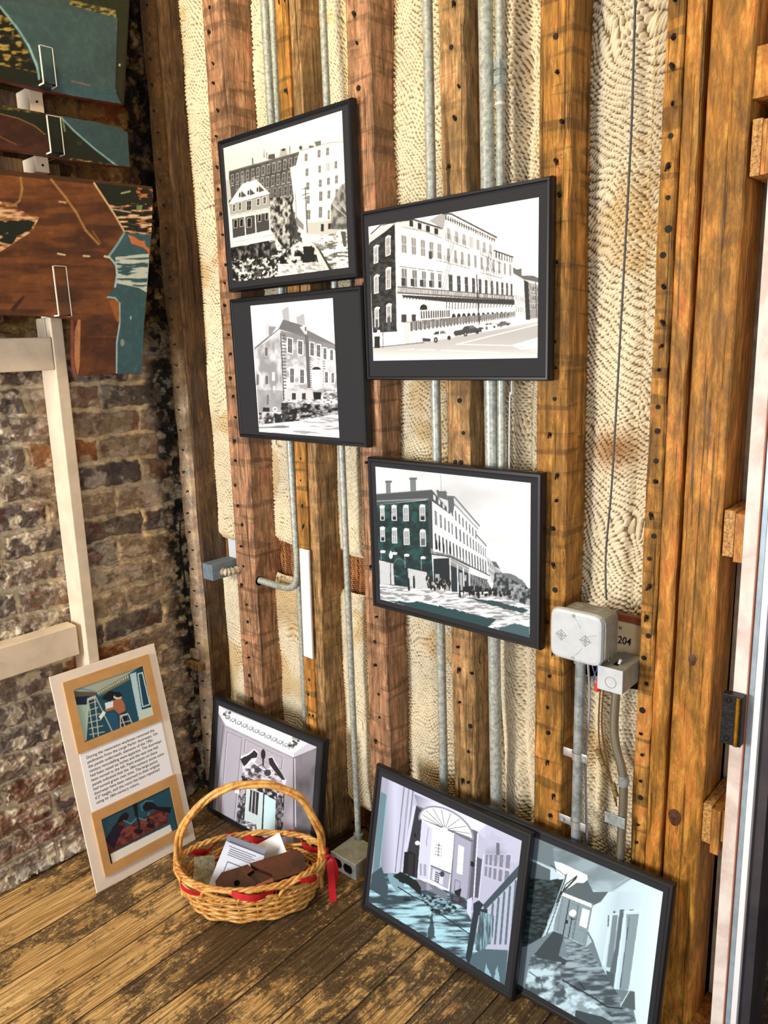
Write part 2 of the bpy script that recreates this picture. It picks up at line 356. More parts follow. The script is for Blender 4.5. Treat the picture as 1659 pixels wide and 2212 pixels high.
# s2: stud with a nailed strip
o, f = stud('wall_stud', 'narrow stud with a nailed strip and pale split edge behind a white foam strip', W_PALE, -1.600, -1.543, .036, .10, seed=3, group=G, wav=.004)
V = MB().box(-.046, -.001, -.004, .06, 0, 2.72, .002); s_ = V.build('nailed_strip', W_GOLD, o)
for v in s_.data.vertices: v.co.x += v.co.z / 2.3 * .057
nails(o, lambda z: f(z) - .045, .045, .1, 2.5, 36, (.3, .6), 5, two=True, skip=((.58, .95),))
# s3
o, f = stud('wall_stud', 'thick reddish brown stud between the two columns of framed photos', W_PINK, -1.378, -1.354, .076, .105, seed=4, group=G); nails(o, f, .076, .3, 2.5, 30, (.25, .6), 3)
# s4
o, f = stud('wall_stud', 'rough pale stud between two galvanized conduits, splintered near the top', W_PALE, -1.073, -1.089, .068, .10, seed=5, group=G, wav=.005); nails(o, f, .068, .3, 2.5, 30, (.3, .8), 7, two=True)
# s5
o, f = stud('wall_stud', 'golden nailed stud left of the grey speaker box', W_GOLD, -.841, -.844, .071, .11, seed=6, group=G); nails(o, f, .071, .3, 2.5, 32, (.45, .75), 9)
# s6 pair
o, f = stud('wall_stud', 'golden stud with one dense row of nail holes right of the speaker box', W_GOLD, -.604, -.594, .032, .12, seed=7, group=G); nails(o, f, .032, .3, 2.5, 42, (.4, .65), 11)
o, f = stud('wall_stud', 'brown planed stud squeezed between the nailed stud and the wide post', W_POST, -.5725, -.5605, .0335, .12, y=1.433, seed=8, group=G, wav=.0012)
# big post
o, f = stud('door_post', 'wide orange pine post with knots beside the door frame', W_POST, -.532, -.5165, .071, .105, seed=9, wav=.001, cat='post')
for (x, z, rx, rz, ll) in ((-.492, .878, .007, .012, 'open'), (-.510, .526, .013, .019, ''), ):
    n = 28; V = [(0, -.0012, 0)] + [(rx * math.cos(t) * (1 + .1 * math.sin(3 * t)), 0, rz * math.sin(t)) for t in np.linspace(0, 2 * math.pi, n, endpoint=False)]
    mk('knot', V, [(0, 1 + (i + 1) % n, 1 + i) for i in range(n)], simple('knot_brown', (.36, .19, .06), .5, var=.5, sc=150), o, (x + .532, -.0012, z))
n = 28; V = [(0, -.0015, 0)] + [(.013 * math.cos(t), 0, .019 * math.sin(t)) for t in np.linspace(0, 2 * math.pi, n, endpoint=False)]
# ================================================================ netting between the studs
NETM = attr('cream_knotted_cord', .8, .25, .35, 500)
def netting(label, x0, x1, z0, z1, seed, Y=1.522, bulge=.018, folds=(), slant=.15, tan=0, cutx=None):
    """x0, x1: (bottom, at 2.3 m) edges"""
    st = .0019; nz = int((z1 - z0) / st); wmax = max(x1[0] - x0[0], x1[1] - x0[1]); nx = max(8, int(wmax / st))
    u, z = np.meshgrid(np.linspace(0, 1, nx), np.linspace(z0, z1, nz)); u = u.ravel(); z = z.ravel()
    xa = x0[0] + (x0[1] - x0[0]) * z / 2.3; xb = x1[0] + (x1[1] - x1[0]) * z / 2.3; x = xa + (xb - xa) * u
    sx = (x + 5) + (fbm(x * 9, z * 7, seed, 3) - .5) * .05; sz = z + (fbm(x * 7, z * 6, seed + 5, 3) - .5) * .11 + (x) * slant
    cw, chh = .0108, .0086
    a = sx / cw; b = sz / chh; row = np.floor(b); best = np.full(len(x), 9.)
    for dr in (-1, 0, 1):
        for dc in (-1, 0, 1):
            rw = row + dr; sh = .5 * (rw % 2); cc = np.floor(a - sh) + dc
            jx = vnoise(cc + .5, rw + .5, seed + 31) - .5; jz = vnoise(cc + .5, rw + .5, seed + 67) - .5
            dx = (a - sh - cc - .5 - jx * .55); dz = (b - rw - .5 - jz * .5); dz2 = dz + dx * .45
            best = np.minimum(best, dx * dx * 1.0 + dz2 * dz2 * 1.5)
    stitch = np.sqrt(np.clip(1 - best / .34, 0, 1))
    amp = .0075 * (.55 + .9 * fbm(x * 11, z * 9, seed + 80, 2))
    cut = sst(0, .10, u) * sst(0, .06, 1 - u)
    big = (fbm(x * 10, z * 4, seed + 3, 3) - .5) * .020
    y = Y - bulge * np.sin(np.pi * u) ** .7 - stitch * amp + big
    for (fx, fw, fd) in folds: y += fd * np.exp(-((x - fx - (fbm(z * 3, z * 0, seed, 2) - .5) * .03) / fw) ** 2)
    e = np.minimum(z - z0, z1 - z); y += sst(.02, 0, e) * .012
    y = np.minimum(y, 1.568)
    ej = (stitch - .4) * .004                                        # scalloped outer loops
    x = np.where(u < .001, x - ej, x)
    t = fbm(x * 5, z * 4, seed + 44, 4); hole = sst(.30, .05, stitch)  # hole: sunken gaps of an unbroken sheet, darkened below
    c = np.array((.93, .88, .76))[None] * (.88 + .18 * t)[:, None]
    st2 = sst(.62, .72, fbm(x * 6, z * 7, seed + 12, 3)); c = c * (1 - st2[:, None] * np.array((.06, .12, .22)))
    c = c + (np.array((.40, .31, .19)) - c) * (hole * .85)[:, None]          # brown backing tone and painted-in shade in the gaps between cords
    if tan:                                                          # the brown water stain
        d = np.exp(-((x + .70) / .05) ** 2 - ((z - 1.27) / .035) ** 2); c = c * (1 - d[:, None] * np.array((.3, .45, .6)))
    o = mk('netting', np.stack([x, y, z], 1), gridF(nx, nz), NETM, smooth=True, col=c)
    return tag(o, label, 'netting', 'knotted cord netting between the studs')
B = 2.3
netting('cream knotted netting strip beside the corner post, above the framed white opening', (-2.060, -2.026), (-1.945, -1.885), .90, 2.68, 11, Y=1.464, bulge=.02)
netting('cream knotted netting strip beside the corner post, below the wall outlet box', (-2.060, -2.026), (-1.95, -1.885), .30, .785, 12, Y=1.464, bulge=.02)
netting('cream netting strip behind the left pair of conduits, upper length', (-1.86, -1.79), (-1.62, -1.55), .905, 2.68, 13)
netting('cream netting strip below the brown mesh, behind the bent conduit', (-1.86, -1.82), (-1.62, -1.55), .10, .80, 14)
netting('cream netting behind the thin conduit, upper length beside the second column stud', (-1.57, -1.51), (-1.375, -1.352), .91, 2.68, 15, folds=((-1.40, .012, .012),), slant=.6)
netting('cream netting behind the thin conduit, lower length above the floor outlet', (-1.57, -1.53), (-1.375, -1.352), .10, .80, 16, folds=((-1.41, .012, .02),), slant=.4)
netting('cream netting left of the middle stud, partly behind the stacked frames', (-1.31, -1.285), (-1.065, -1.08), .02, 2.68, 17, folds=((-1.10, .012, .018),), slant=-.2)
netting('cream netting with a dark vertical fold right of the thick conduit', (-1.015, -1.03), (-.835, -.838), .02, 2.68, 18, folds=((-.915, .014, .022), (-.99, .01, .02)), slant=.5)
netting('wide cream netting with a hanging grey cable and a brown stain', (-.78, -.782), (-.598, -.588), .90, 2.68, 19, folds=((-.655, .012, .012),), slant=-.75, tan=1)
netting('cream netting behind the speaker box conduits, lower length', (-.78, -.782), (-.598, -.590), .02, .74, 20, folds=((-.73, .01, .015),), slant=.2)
# brown expanded mesh behind
def mesh_mat():
    m, nt, b = mat('brown_woven_mesh', (.55, .33, .15), .5, .1, .5)
    v = N(nt, 'ShaderNodeTexVoronoi', feature='F1'); v.inputs['Scale'].default_value = 1; v.inputs['Randomness'].default_value = .12
    nt.links.new(coords(nt, (150, 150, 170), False, (0, .35, 0)), v.inputs['Vector'])
    nt.links.new(ramp(nt, v.outputs['Distance'], [(.28, (.10, .05, .02)), (.42, (.50, .28, .11)), (.7, (.74, .50, .26))]), b.inputs['Base Color'])
    bump(nt, b, v.outputs['Distance'], 1, .004); return m
MESHM = mesh_mat()
for lab, a, b_, z0, z1 in (('brown woven mesh strip showing above the framed white opening', -2.062, -1.93, .80, .905), ('brown woven mesh patch showing behind the bent conduit', -1.85, -1.60, .77, .935),
                           ('brown woven mesh patch behind the thin conduit beside the lower right photo', -1.56, -1.36, .77, .94), ('brown woven mesh patch just above the floor outlet box', -1.58, -1.37, .01, .125)):
    n1_, n2_ = int((b_ - a) / .004), int((z1 - z0) / .004); u, z = np.meshgrid(np.linspace(a, b_, n1_), np.linspace(z0, z1, n2_)); u = u.ravel(); z = z.ravel()
    y = 1.535 + .004 * np.sin(u * 190) + (fbm(u * 20, z * 20, 5, 2) - .5) * .01
    o = mk('woven_mesh', np.stack([u, y, z], 1), gridF(n1_, n2_), MESHM, smooth=True); tag(o, lab, 'mesh panel', 'brown woven mesh patches')
# ================================================================ conduits and electrical fittings
def conduit(label, P, r, bands=(), name='conduit', m=GALV, n=16):
    P = np.asarray(P, float); base = P[0] if P[0][2] < P[-1][2] else P[-1]
    o = empty(name, tuple(base), label=label, cat='conduit')
    b = MB().tube(P - base, r, n); b.build('pipe', m, o, smooth=False, autos=40)
    return o
def straight(xa, za, xb, zb, y, n=24):
    t = np.linspace(0, 1, n)[:, None]; return np.array([[xa, y, za]]) * (1 - t) + np.array([[xb, y, zb]]) * t
conduit('straight galvanized conduit against the narrow nailed stud', straight(-1.686, .02, -1.632, 2.7, 1.462), .0095)
P = spline([(-1.652, 1.447, 2.7), (-1.653, 1.447, 2.0), (-1.655, 1.447, 1.4), (-1.657, 1.447, 1.0), (-1.657, 1.447, .90), (-1.659, 1.447, .855), (-1.668, 1.447, .815), (-1.695, 1.447, .793), (-1.74, 1.449, .787), (-1.79, 1.447, .789), (-1.835, 1.443, .792)], 110)
conduit('galvanized conduit that bends left into a bored stud hole', P, .0105)
o = conduit('thin pale grey conduit running down into the floor outlet box', straight(-1.449, .062, -1.4355, 2.7, 1.412 + .03), .0092)
o = conduit('galvanized conduit left of the rough middle stud', straight(-1.127, .01, -1.132, 2.7, 1.452), .0118)
o = conduit('thick galvanized conduit right of the rough middle stud', straight(-.958, .01, -.988, 2.7, 1.452), .0152)
o = conduit('thin conduit with a hex coupling beside the thick one', straight(-.944, .95, -.948, 2.7, 1.452), .0093)
b = MB()
for z, rr, h in ((2.010 - .95, .0145, .016), (2.028 - .95, .0125, .008), (2.038 - .95, .0145, .016)): b.cyl((-.003, 0, z), (0, 0, 1), rr, h, 6)
tag(b.build('hex_coupling', GALV2, o), 'dark hexagonal pipe coupling')
MB().cyl((-.003, 0, 1.972 - .95), (0, 0, 1), .0105, .005, 20).build('white_band', simple('white_tape', (.85, .85, .82), .6), o)
# loose cables
def cable(label, P, r, m, n=90, name='cable', cat='cable'):
    P = spline(P, n); o = MB().tube(P - P[-1], r, 7).build(name, m, None, tuple(P[-1]), smooth=True); return tag(o, label, cat)
GREYC = simple('dark_grey_sheath', (.27, .28, .30), .5)
cable('dark grey cable hanging down over the wide netting to the speaker box', [(-.6605, 1.45, 2.7), (-.661, 1.45, 2.08), (-.663, 1.455, 1.89), (-.6653, 1.455, 1.77), (-.6723, 1.45, 1.418), (-.6785, 1.45, 1.206), (-.6867, 1.45, 1.069), (-.681, 1.44, 1.0), (-.678, 1.44, .962)], .0022, GREYC)
cable('thin white cable beside the small conduit above the lower right photo', [(-.921, 1.452, 1.60), (-.918, 1.452, 1.40), (-.923, 1.452, 1.375), (-.923, 1.45, 1.2), (-.925, 1.46, 1.05)], .002, simple('white_sheath', (.82, .84, .84), .5))
cable('thin grey cable dropping beside the conduit under the speaker box', [(-.700, 1.40, .86), (-.702, 1.42, .773), (-.706, 1.43, .70), (-.716, 1.44, .60), (-.714, 1.44, .50), (-.708, 1.44, .36), (-.705, 1.44, .20)], .0028, simple('grey_sheath', (.62, .63, .66), .5))
# foam strip
tag(MB().box(-.019, .019, -.004, .004, 0, .333, .002).build('foam_strip', simple('white_foam', (.95, .95, .96), .8, var=.03, sc=30), None, (-1.598, 1.419, .603), (0, math.radians(1.6), 0)), 'white foam strip fixed over the narrow nailed stud', 'foam strip')
# speaker box with its conduit
def rsq(hw, hh, bul, n=40, p=8):
    t = np.linspace(0, 2 * math.pi, n, endpoint=False); c, s = np.cos(t), np.sin(t); r = (np.abs(c) ** p + np.abs(s) ** p) ** (-1 / p)
    return np.stack([hw * c * r, hh * s * r], 1)
BOXW = simple('grey_white_enamel', (.78, .81, .83), .42, .0, .5, var=.05, sc=25); BOXG = simple('warm_grey_enamel', (.60, .60, .56), .5, .1, .4, var=.12, sc=25)
o = empty('speaker_box', (-.700, 1.385, .845), label='square pale grey speaker box with two patches of small holes', cat='speaker box')
V = []; prof = [(1.0, .004, 0), (1.0, -.001, 0), (.975, -.006, 0), (.90, -.0085, 0), (.86, -.0085, 0)]
n = 48; b = MB(); VV = []
for s, d, _ in prof: VV += [(px * s, -.030 + d, .058 + pz * s) for px, pz in rsq(.0575, .0545, 0, n)]
FF = [(i * n + j, i * n + (j + 1) % n, (i + 1) * n + (j + 1) % n, (i + 1) * n + j) for i in range(len(prof) - 1) for j in range(n)] + [tuple(range((len(prof) - 1) * n, len(prof) * n)), tuple(range(n))[::-1]]
b.add(VV, FF).build('faceplate', BOXW, o, autos=35)
b = MB(); n = 48; VV = []
for s, d in ((.93, -.027), (.95, -.020), (.95, .025), (.90, .03)): VV += [(.010 + px * s, d, .060 + pz * s) for px, pz in rsq(.0555, .0535, 0, n, 7)]
b.add(VV, [(i * n + j, i * n + (j + 1) % n, (i + 1) * n + (j + 1) % n, (i + 1) * n + j) for i in range(3) for j in range(n)] + [tuple(range(3 * n, 4 * n)), tuple(range(n))[::-1]]).build('housing', BOXG, o, autos=35)
b = MB()
for cx, cz in ((-.031, .056), (.023, .055)):
    for i in range(-4, 5):
        for j in range(-4, 5):
            if i * j == 0 or ((i + j) % 2 == 0 and abs(i) + abs(j) <= 5):
                b.cyl((cx + i * .0029, -.0384, cz + j * .0029), (0, -1, 0), .00095, .0004, 6)
b.build('grille_holes', INK, o)
for z in (.103, .012):
    MB().cyl((-.004, -.0382, z), (0, -1, 0), .0036, .0016, 16).build('screw', GALV2, o)
MB().tube(spline([(-.002, -.0386, .100), (.004, -.0386, .093), (.010, -.0386, .083), (.012, -.0386, .080), (.013, -.0386, .084)], 14), .0003, 4).tube(spline([(.026, -.0386, .062), (.034, -.0386, .068), (.048, -.0386, .072)], 10), .0003, 4).tube(spline([(.001, -.0386, .018), (.010, -.0386, .028), (.016, -.0386, .038)], 10), .0003, 4).build('scratches', simple('scratch_grey', (.50, .50, .48), .7), o)
for k, (y_, z_) in enumerate(((-.008, .086), (-.008, .050), (-.008, .022))):
    b = MB(); t = np.linspace(0, 2 * math.pi, 20, endpoint=False); b.tube([(.0631, y_ + .009 * math.cos(a), z_ + .011 * math.sin(a)) for a in t], .0008, 5, True); b.build('knockout', BOXG, o)
b = MB()
for x_ in (-.012, .030):
    t = np.linspace(0, 2 * math.pi, 20, endpoint=False); b.tube([(x_ + .012 * math.cos(a), -.002 + .008 * math.sin(a), .1112) for a in t], .0009, 5, True)
b.build('knockouts_top', BOXG, o)
o = empty('conduit', (-.728, 1.42, .02), label='grey conduit with two strap clamps rising to the speaker box', cat='conduit')
MB().tube(straight(0, 0, .0045, .83, 0, 12), .0112, 18).build('pipe', GALV2, o, autos=40)
MB().cyl((.0045, 0, .795), (0, 0, 1), .0145, .035, 18).build('connector', GALV2, o, autos=40)
for z, side in ((.575, 1), (.405, -1)):
    b = MB(); t = np.linspace(math.pi * 1.0, math.pi * 2.0, 14); b.add([(.003 + .0135 * math.cos(a), .0135 * math.sin(a), z + dz) for dz in (-.009, .009) for a in t], [(i, i + 1, i + 15, i + 14) for i in range(13)])
    b.box(-.040 if side < 0 else -.032, -.008, -.003, -.001, z - .010, z + .010, .0006).box(.013, .028, -.006, -.004, z - .010, z + .010, .0006)
    c = b.build('strap', simple('zinc_strap', (.80, .82, .83), .35, .7), o, autos=40); c.data.materials.append(c.data.materials[0])
    MB().cyl((.021 if side > 0 else -.030, -.004, z), (0, -1, 0), .0045, .004, 12).build('screw', GALV2, c)
# junction box
o = empty('junction_box', (-.6275, 1.36, .80), label='small grey steel junction box under the speaker box with a conduit below', cat='junction box')
MB().box(-.0265, .0265, 0, .09, 0, .049, .001).build('case', BOXG, o)
MB().box(-.0268, .0268, -.002, 0, -.001, .050, .0006).build('cover', BOXW, o)
t = np.linspace(0, 2 * math.pi, 28, endpoint=False)
MB().tube([(.002 + .0115 * math.cos(a), -.0024, .020 + .0115 * math.sin(a)) for a in t], .0005, 5, True).build('knockout', BOXG, o)
MB().box(-.004, .006, .02, .036, .0485, .0500, 0).build('slot', DARK, o); MB().cyl((.004, .03, .049), (.3, .1, 1), .003, .011, 10).build('toggle', simple('pale_plastic', (.80, .82, .80), .4), o)
P = spline([(-.0055, .045, .0), (-.0075, .045, -.03), (-.009, .045, -.10), (-.003, .045, -.145), (.012, .047, -.20), (.0155, .048, -.26), (.014, .05, -.32), (.012, .05, -.44), (.010, .05, -.60), (.010, .05, -.78)], 70)
MB().tube(P, .0092, 16).build('bent_pipe', simple('satin_pipe', (.60, .60, .54), .35, .75), o, autos=50)
MB().cyl(P[1], P[0] - P[3], .0115, .012, 16).build('collar', INK, o); 
MB().cyl(P[34] + (0, 0, -.003), (0, 0, 1), .0112, .022, 16).build('coupling', GALV2, o)
MB().box(-.020, .026, .036, .040, -.325, -.300, .001).build('strap', GALV2, o)
# beige plate with the number
o = empty('wall_plate', (-.662, 1.462, .795), label='beige plate with the handwritten number 204 behind the boxes', cat='plate')
MB().box(-.060, .056, 0, .008, 0, .118, .001).build('plate', simple('beige_plate', (.70, .64, .54), .6, var=.06, sc=20), o)
def text(body, size, name, m, parent, loc, rot=(math.pi / 2, 0, 0), width=None, shear=0, bold=0, ext=.0002):
    cu = bpy.data.curves.new(name, 'FONT'); cu.body = body; cu.size = size; cu.shear = shear; cu.offset = bold; cu.extrude = ext; cu.resolution_u = 3
    t = bpy.data.objects.new('tmp', cu); C.objects.link(t); dg = bpy.context.evaluated_depsgraph_get(); me = bpy.data.meshes.new_from_object(t.evaluated_get(dg)); C.objects.unlink(t); bpy.data.objects.remove(t)
    if width:
        xs = [v.co.x for v in me.vertices]; s = width / (max(xs) - min(xs))
        for v in me.vertices: v.co.x *= s
    me.materials.clear(); me.materials.append(m); return link(name, me, parent, loc, rot)
text('204', .024, 'handwritten_number', INK, o, (.001, -.0008, .068), width=.030, shear=.15, bold=.0002)
text('u', .014, 'handwritten_mark', INK, o, (.003, -.0008, .100))
MB().box(-.062, .060, -.002, .012, .118, .134, .002).build('wood_strip', simple('red_brown_strip', (.46, .22, .10), .6, var=.2), o)
# small coloured wires and brown cords
def wires(label, cat, cols, name='wire_bundle'):
    o = empty(name, tuple(cols[0][1][0]), label=label, cat=cat); b0 = np.array(cols[0][1][0])
    for nm, P, r, m in cols: MB().tube(spline(np.array(P) - b0, 40), r, 7).build(nm, m, o, smooth=True)
    return o
BLUE = simple('blue_wire', (.25, .42, .72), .5); RED = simple('red_plastic', (.85, .25, .18), .5); VIO = simple('violet_wire', (.55, .52, .68), .5); BRN = simple('brown_cord', (.42, .28, .13), .55)
o = wires('thin blue and violet wires with a red wire nut between the boxes', 'wires', [('blue_wire', [(-.672, 1.40, .86), (-.676, 1.40, .82), (-.683, 1.40, .80), (-.680, 1.40, .785), (-.672, 1.40, .78)], .0011, BLUE), ('violet_wire', [(-.686, 1.40, .87), (-.684, 1.395, .83), (-.678, 1.40, .80), (-.676, 1.40, .775)], .0012, VIO)])
MB().cyl((-.004, 0, -.088), (.2, 0, 1), .0062, .018, 10, .0048).cyl((-.001, 0, -.070), (.1, 0, 1), .005, .012, 10, .003).build('wire_nut', RED, o)
o = wires('pair of brown cords with barrel connectors hanging below the junction box', 'cords', [('cord', [(-.676, 1.425, .80), (-.682, 1.43, .75), (-.683, 1.43, .68), (-.679, 1.43, .63), (-.665, 1.43, .585), (-.650, 1.43, .55), (-.640, 1.43, .51)], .0018, BRN), ('cord', [(-.669, 1.425, .80), (-.675, 1.43, .75), (-.676, 1.43, .68), (-.667, 1.43, .62), (-.654, 1.43, .57), (-.643, 1.43, .54), (-.636, 1.43, .50)], .0018, BRN)])
for (x, z, d) in ((-.682, .622, (.3, 0, -1)), (-.676, .604, (.6, 0, -1)), (-.668, .590, (.5, 0, -1)), (-.645, .555, (.4, 0, -1)), (-.640, .540, (.4, 0, -1))):
    MB().cyl((x + .676, .0, z - .80), d, .0058, .014, 10).build('connector', simple('olive_connector', (.50, .42, .25), .5), o)
MB().tube(spline([(-.030, .005, -.195), (-.015, .0, -.19), (.0, .0, -.185)], 10), .0016, 6).build('tie', simple('pale_tie', (.75, .70, .58), .6), o)
# left wall outlet box and framed opening
o = empty('outlet_box', (-1.960, 1.34, .797), label='blue grey steel outlet box sticking out beside the stud nearest the corner', cat='outlet box')
MB().box(-.026, .024, 0, .10, 0, .051, .0015).build('case', simple('blue_grey_steel', (.50, .58, .64), .45, .3, .5, var=.1), o)
b = MB(); P = spline([(.026, .035, .024), (.036, .04, .022), (.042, .06, .020), (.042, .095, .020)], 20); b.tube(P, .011 + .003 * np.sin(np.arange(20) * 2.1), 9).build('crumpled_wrap', simple('crumpled_cloth', (.84, .80, .70), .8, bs=.8, var=.25, sc=160), o)
o = empty('framed_opening', (-2.03, 1.485, .79), label='small wood framed white panel above the left outlet box', cat='framed panel')
MB().box(-.028, .07, .004, .012, 0, .098, .001).build('white_panel', simple('white_panel', (.88, .90, .93), .5), o)
MB().box(-.045, -.029, -.008, .008, -.01, .110, .001).box(-.019, -.015, -.004, .006, 0, .10, .0005).build('wood_frame', W_BLOCK, o)
# floor outlet box
o = empty('floor_outlet', (-1.4215, 1.348, 0), label='white and grey duplex outlet box standing on the floor at the conduit foot', cat='outlet')
MB().box(-.0495, .0495, .002, .098, 0, .050, .0015).build('case', simple('painted_steel', (.72, .72, .66), .45, .2, .5, var=.1, sc=40), o)
MB().box(-.050, .050, -.002, .002, -.0, .051, .001).build('faceplate', simple('pale_blue_white', (.82, .87, .88), .4, .1, .5, var=.06, sc=50), o)
for k, x in enumerate((-.021, .021)):
    pts = [(.0165 * math.cos(a) + x, max(-.0125, min(.0125, .0165 * math.sin(a))) + .0265) for a in np.linspace(0, 2 * math.pi, 30, endpoint=False)]
    c = MB().prism([(u, v) for u, v in pts], -.0045, -.001, lambda u, v, d: (u, d, v)).build('socket', simple('dark_brown_socket', (.10, .055, .045), .35), o)
    MB().box(x - .006, x - .0045, -.0052, -.004, .029, .036).box(x + .0045, x + .006, -.0052, -.004, .029, .036).cyl((x, -.004, .021), (0, -1, 0), .0022, .0012, 8).build('slots', INK, c)
MB().cyl((0, -.002, .0265), (0, -1, 0), .0022, .0015, 10).build('screw', GALV2, o)
b = MB()
for x, y in ((-.030, .028), (0, .028), (.028, .028)):
    t = np.linspace(0, 2 * math.pi, 22, endpoint=False); b.tube([(x + .0105 * math.cos(a), y + .0105 * math.sin(a), .0502) for a in t], .0006, 5, True)
b.build('knockouts', GALV2, o)
MB().cyl((-.0275, .094, .049), (0, 0, 1), .0125, .018, 18).cyl((-.0275, .094, .060), (0, 0, 1), .0145, .006, 18).build('connector', GALV2, o, autos=40)
# ================================================================ cream timber rails on the brick
o = empty('cream_rail_frame', (-2.05, .960, 0), label='cream painted post with two rails standing against the brick wall', cat='rail frame')
def slope_box(x0, x1, y0, y1, z0, z1, sh, b=.003):
    V, F = bmesh_box(x0, x1, y0, y1, z0, z1, b); return [(x, y + (z - z0) * sh, z) for x, y, z in V], F
V_, F_ = slope_box(-.085, 0, 0, .034, .0, 1.602, .0115); mk('post', V_, F_, CREAM, o)
MB().box(-.050, -.001, -1.4, .016, 1.464, 1.550, .003).build('rail', CREAM, o)
MB().box(-.075, -.020, -1.4, -.006, .650, .740, .003).build('rail', CREAM, o)
# ================================================================ raster pictures (vertex colours on flat sheets)
def hom(src, dst):
    A = []; Bv = []
    for (x, y), (u, v) in zip(src, dst):
        A += [[x, y, 1, 0, 0, 0, -u * x, -u * y], [0, 0, 0, x, y, 1, -v * x, -v * y]]; Bv += [u, v]
    h = np.linalg.solve(np.array(A, float), np.array(Bv, float)); return np.append(h, 1).reshape(3, 3)
def happ(H, x, y):
    d = H[2, 0] * x + H[2, 1] * y + H[2, 2]; return (H[0, 0] * x + H[0, 1] * y + H[0, 2]) / d, (H[1, 0] * x + H[1, 1] * y + H[1, 2]) / d
SQ = [(0, 0), (1, 0), (1, 1), (0, 1)]
class Cv:
    """a flat picture drawn in its own sheet coordinates; quad = sheet coordinates of its TL, TR, BR, BL"""
    def __init__(s, nx, ny, quad, bg, tint=(1, 1, 1), ss=2):
        s.nx, s.ny, s.ss = nx, ny, ss; s.H = hom(SQ, quad); s.tint = np.array(tint)
        u, v = np.meshgrid((np.arange(nx * ss) + .5) / (nx * ss), (np.arange(ny * ss) + .5) / (ny * ss)); s.X, s.Y = happ(s.H, u, v)
        s.A = np.ones(s.X.shape + (3,)) * s.c(bg)
    def c(s, v): return np.array(v, float) if np.ndim(v) else np.array([v, v, v], float) * s.tint
    def mask(s, pts):
        pts = np.asarray(pts, float); x, y = s.X, s.Y; m = np.zeros(x.shape, bool)
        for (x0, y0), (x1, y1) in zip(pts, np.roll(pts, -1, 0)):
            if y0 == y1: continue
            m ^= ((y0 > y) != (y1 > y)) & (x < (x1 - x0) * (y - y0) / (y1 - y0) + x0)
        return m
    def poly(s, pts, col, a=1.0, rough=0, seed=1, rs=30):
        if rough:
            X, Y = s.X, s.Y; s.X = X + (fbm(X / rs, Y / rs, seed, 3) - .5) * 2 * rough; s.Y = Y + (fbm(X / rs, Y / rs, seed + 9, 3) - .5) * 2 * rough
            m = s.mask(pts); s.X, s.Y = X, Y
        else: m = s.mask(pts)
        s.A[m] = s.A[m] * (1 - a) + s.c(col) * a; return s
    def line(s, pts, w, col, a=1.0):
        for (x0, y0), (x1, y1) in zip(pts[:-1], pts[1:]):
            dx, dy = x1 - x0, y1 - y0; t = np.clip(((s.X - x0) * dx + (s.Y - y0) * dy) / (dx * dx + dy * dy + 1e-9), 0, 1)
            m = (s.X - x0 - t * dx) ** 2 + (s.Y - y0 - t * dy) ** 2 < (w / 2) ** 2; s.A[m] = s.A[m] * (1 - a) + s.c(col) * a
        return s
    def ell(s, cx, cy, rx, ry, col, a=1.0):
        m = ((s.X - cx) / rx) ** 2 + ((s.Y - cy) / ry) ** 2 < 1; s.A[m] = s.A[m] * (1 - a) + s.c(col) * a; return s
    def tex(s, pts, cols, sc=(30, 30), seed=1, thr=None, a=1.0, o=5):
        m = s.mask(pts); f = fbm(s.X[m] / sc[0], s.Y[m] / sc[1], seed, o); thr = thr or list(np.linspace(.35, .65, len(cols)))
        out = np.stack([np.interp(f, thr, [s.c(c)[k] for c in cols]) for k in range(3)], 1); s.A[m] = s.A[m] * (1 - a) + out * a; return s
    def grad(s, pts, cols, p0, p1, a=1.0):
        m = s.mask(pts); d = np.array(p1, float) - p0; t = np.clip(((s.X[m] - p0[0]) * d[0] + (s.Y[m] - p0[1]) * d[1]) / (d @ d), 0, 1)
        out = np.stack([np.interp(t, np.linspace(0, 1, len(cols)), [s.c(c)[k] for c in cols]) for k in range(3)], 1); s.A[m] = s.A[m] * (1 - a) + out * a; return s
    def wins(s, quad, nx, ny, fw, fh, col, frame=None, ft=.08, pane=None, r0=0):
        u, v = happ(hom(quad, SQ), s.X, s.Y); inn = (u > 0) & (u < 1) & (v > 0) & (v < 1); cu = np.abs((u * nx) % 1 - .5); cv = np.abs((v * ny) % 1 - .5)
        if frame is not None: s.A[inn & (cu < fw / 2 + ft) & (cv < fh / 2 + ft * .8)] = s.c(frame)
        m = inn & (cu < fw / 2) & (cv < fh / 2); s.A[m] = s.c(col)
        if pane is not None: s.A[m & ((cv < .018) | (cu < .02))] = s.c(pane)
        return s
    def rects(s, L, col, frame=None, t=5, pane=None):
        for (x0, y0, x1, y1, sl) in L:
            q = [(x0, y0), (x1, y0 + sl), (x1, y1 + sl), (x0, y1)]
            if frame is not None: s.poly([(x0 - t, y0 - t), (x1 + t, y0 + sl - t), (x1 + t, y1 + sl + t), (x0 - t, y1 + t)], frame)
            s.poly(q, col)
            if pane is not None: s.line([(x0, (y0 + y1) / 2), (x1, (y0 + y1) / 2 + sl)], 3, pane).line([((x0 + x1) / 2, y0), ((x0 + x1) / 2, y1)], 2.5, pane)
        return s
    def out(s): return s.A.reshape(s.ny, s.ss, s.nx, s.ss, 3).mean((1, 3))
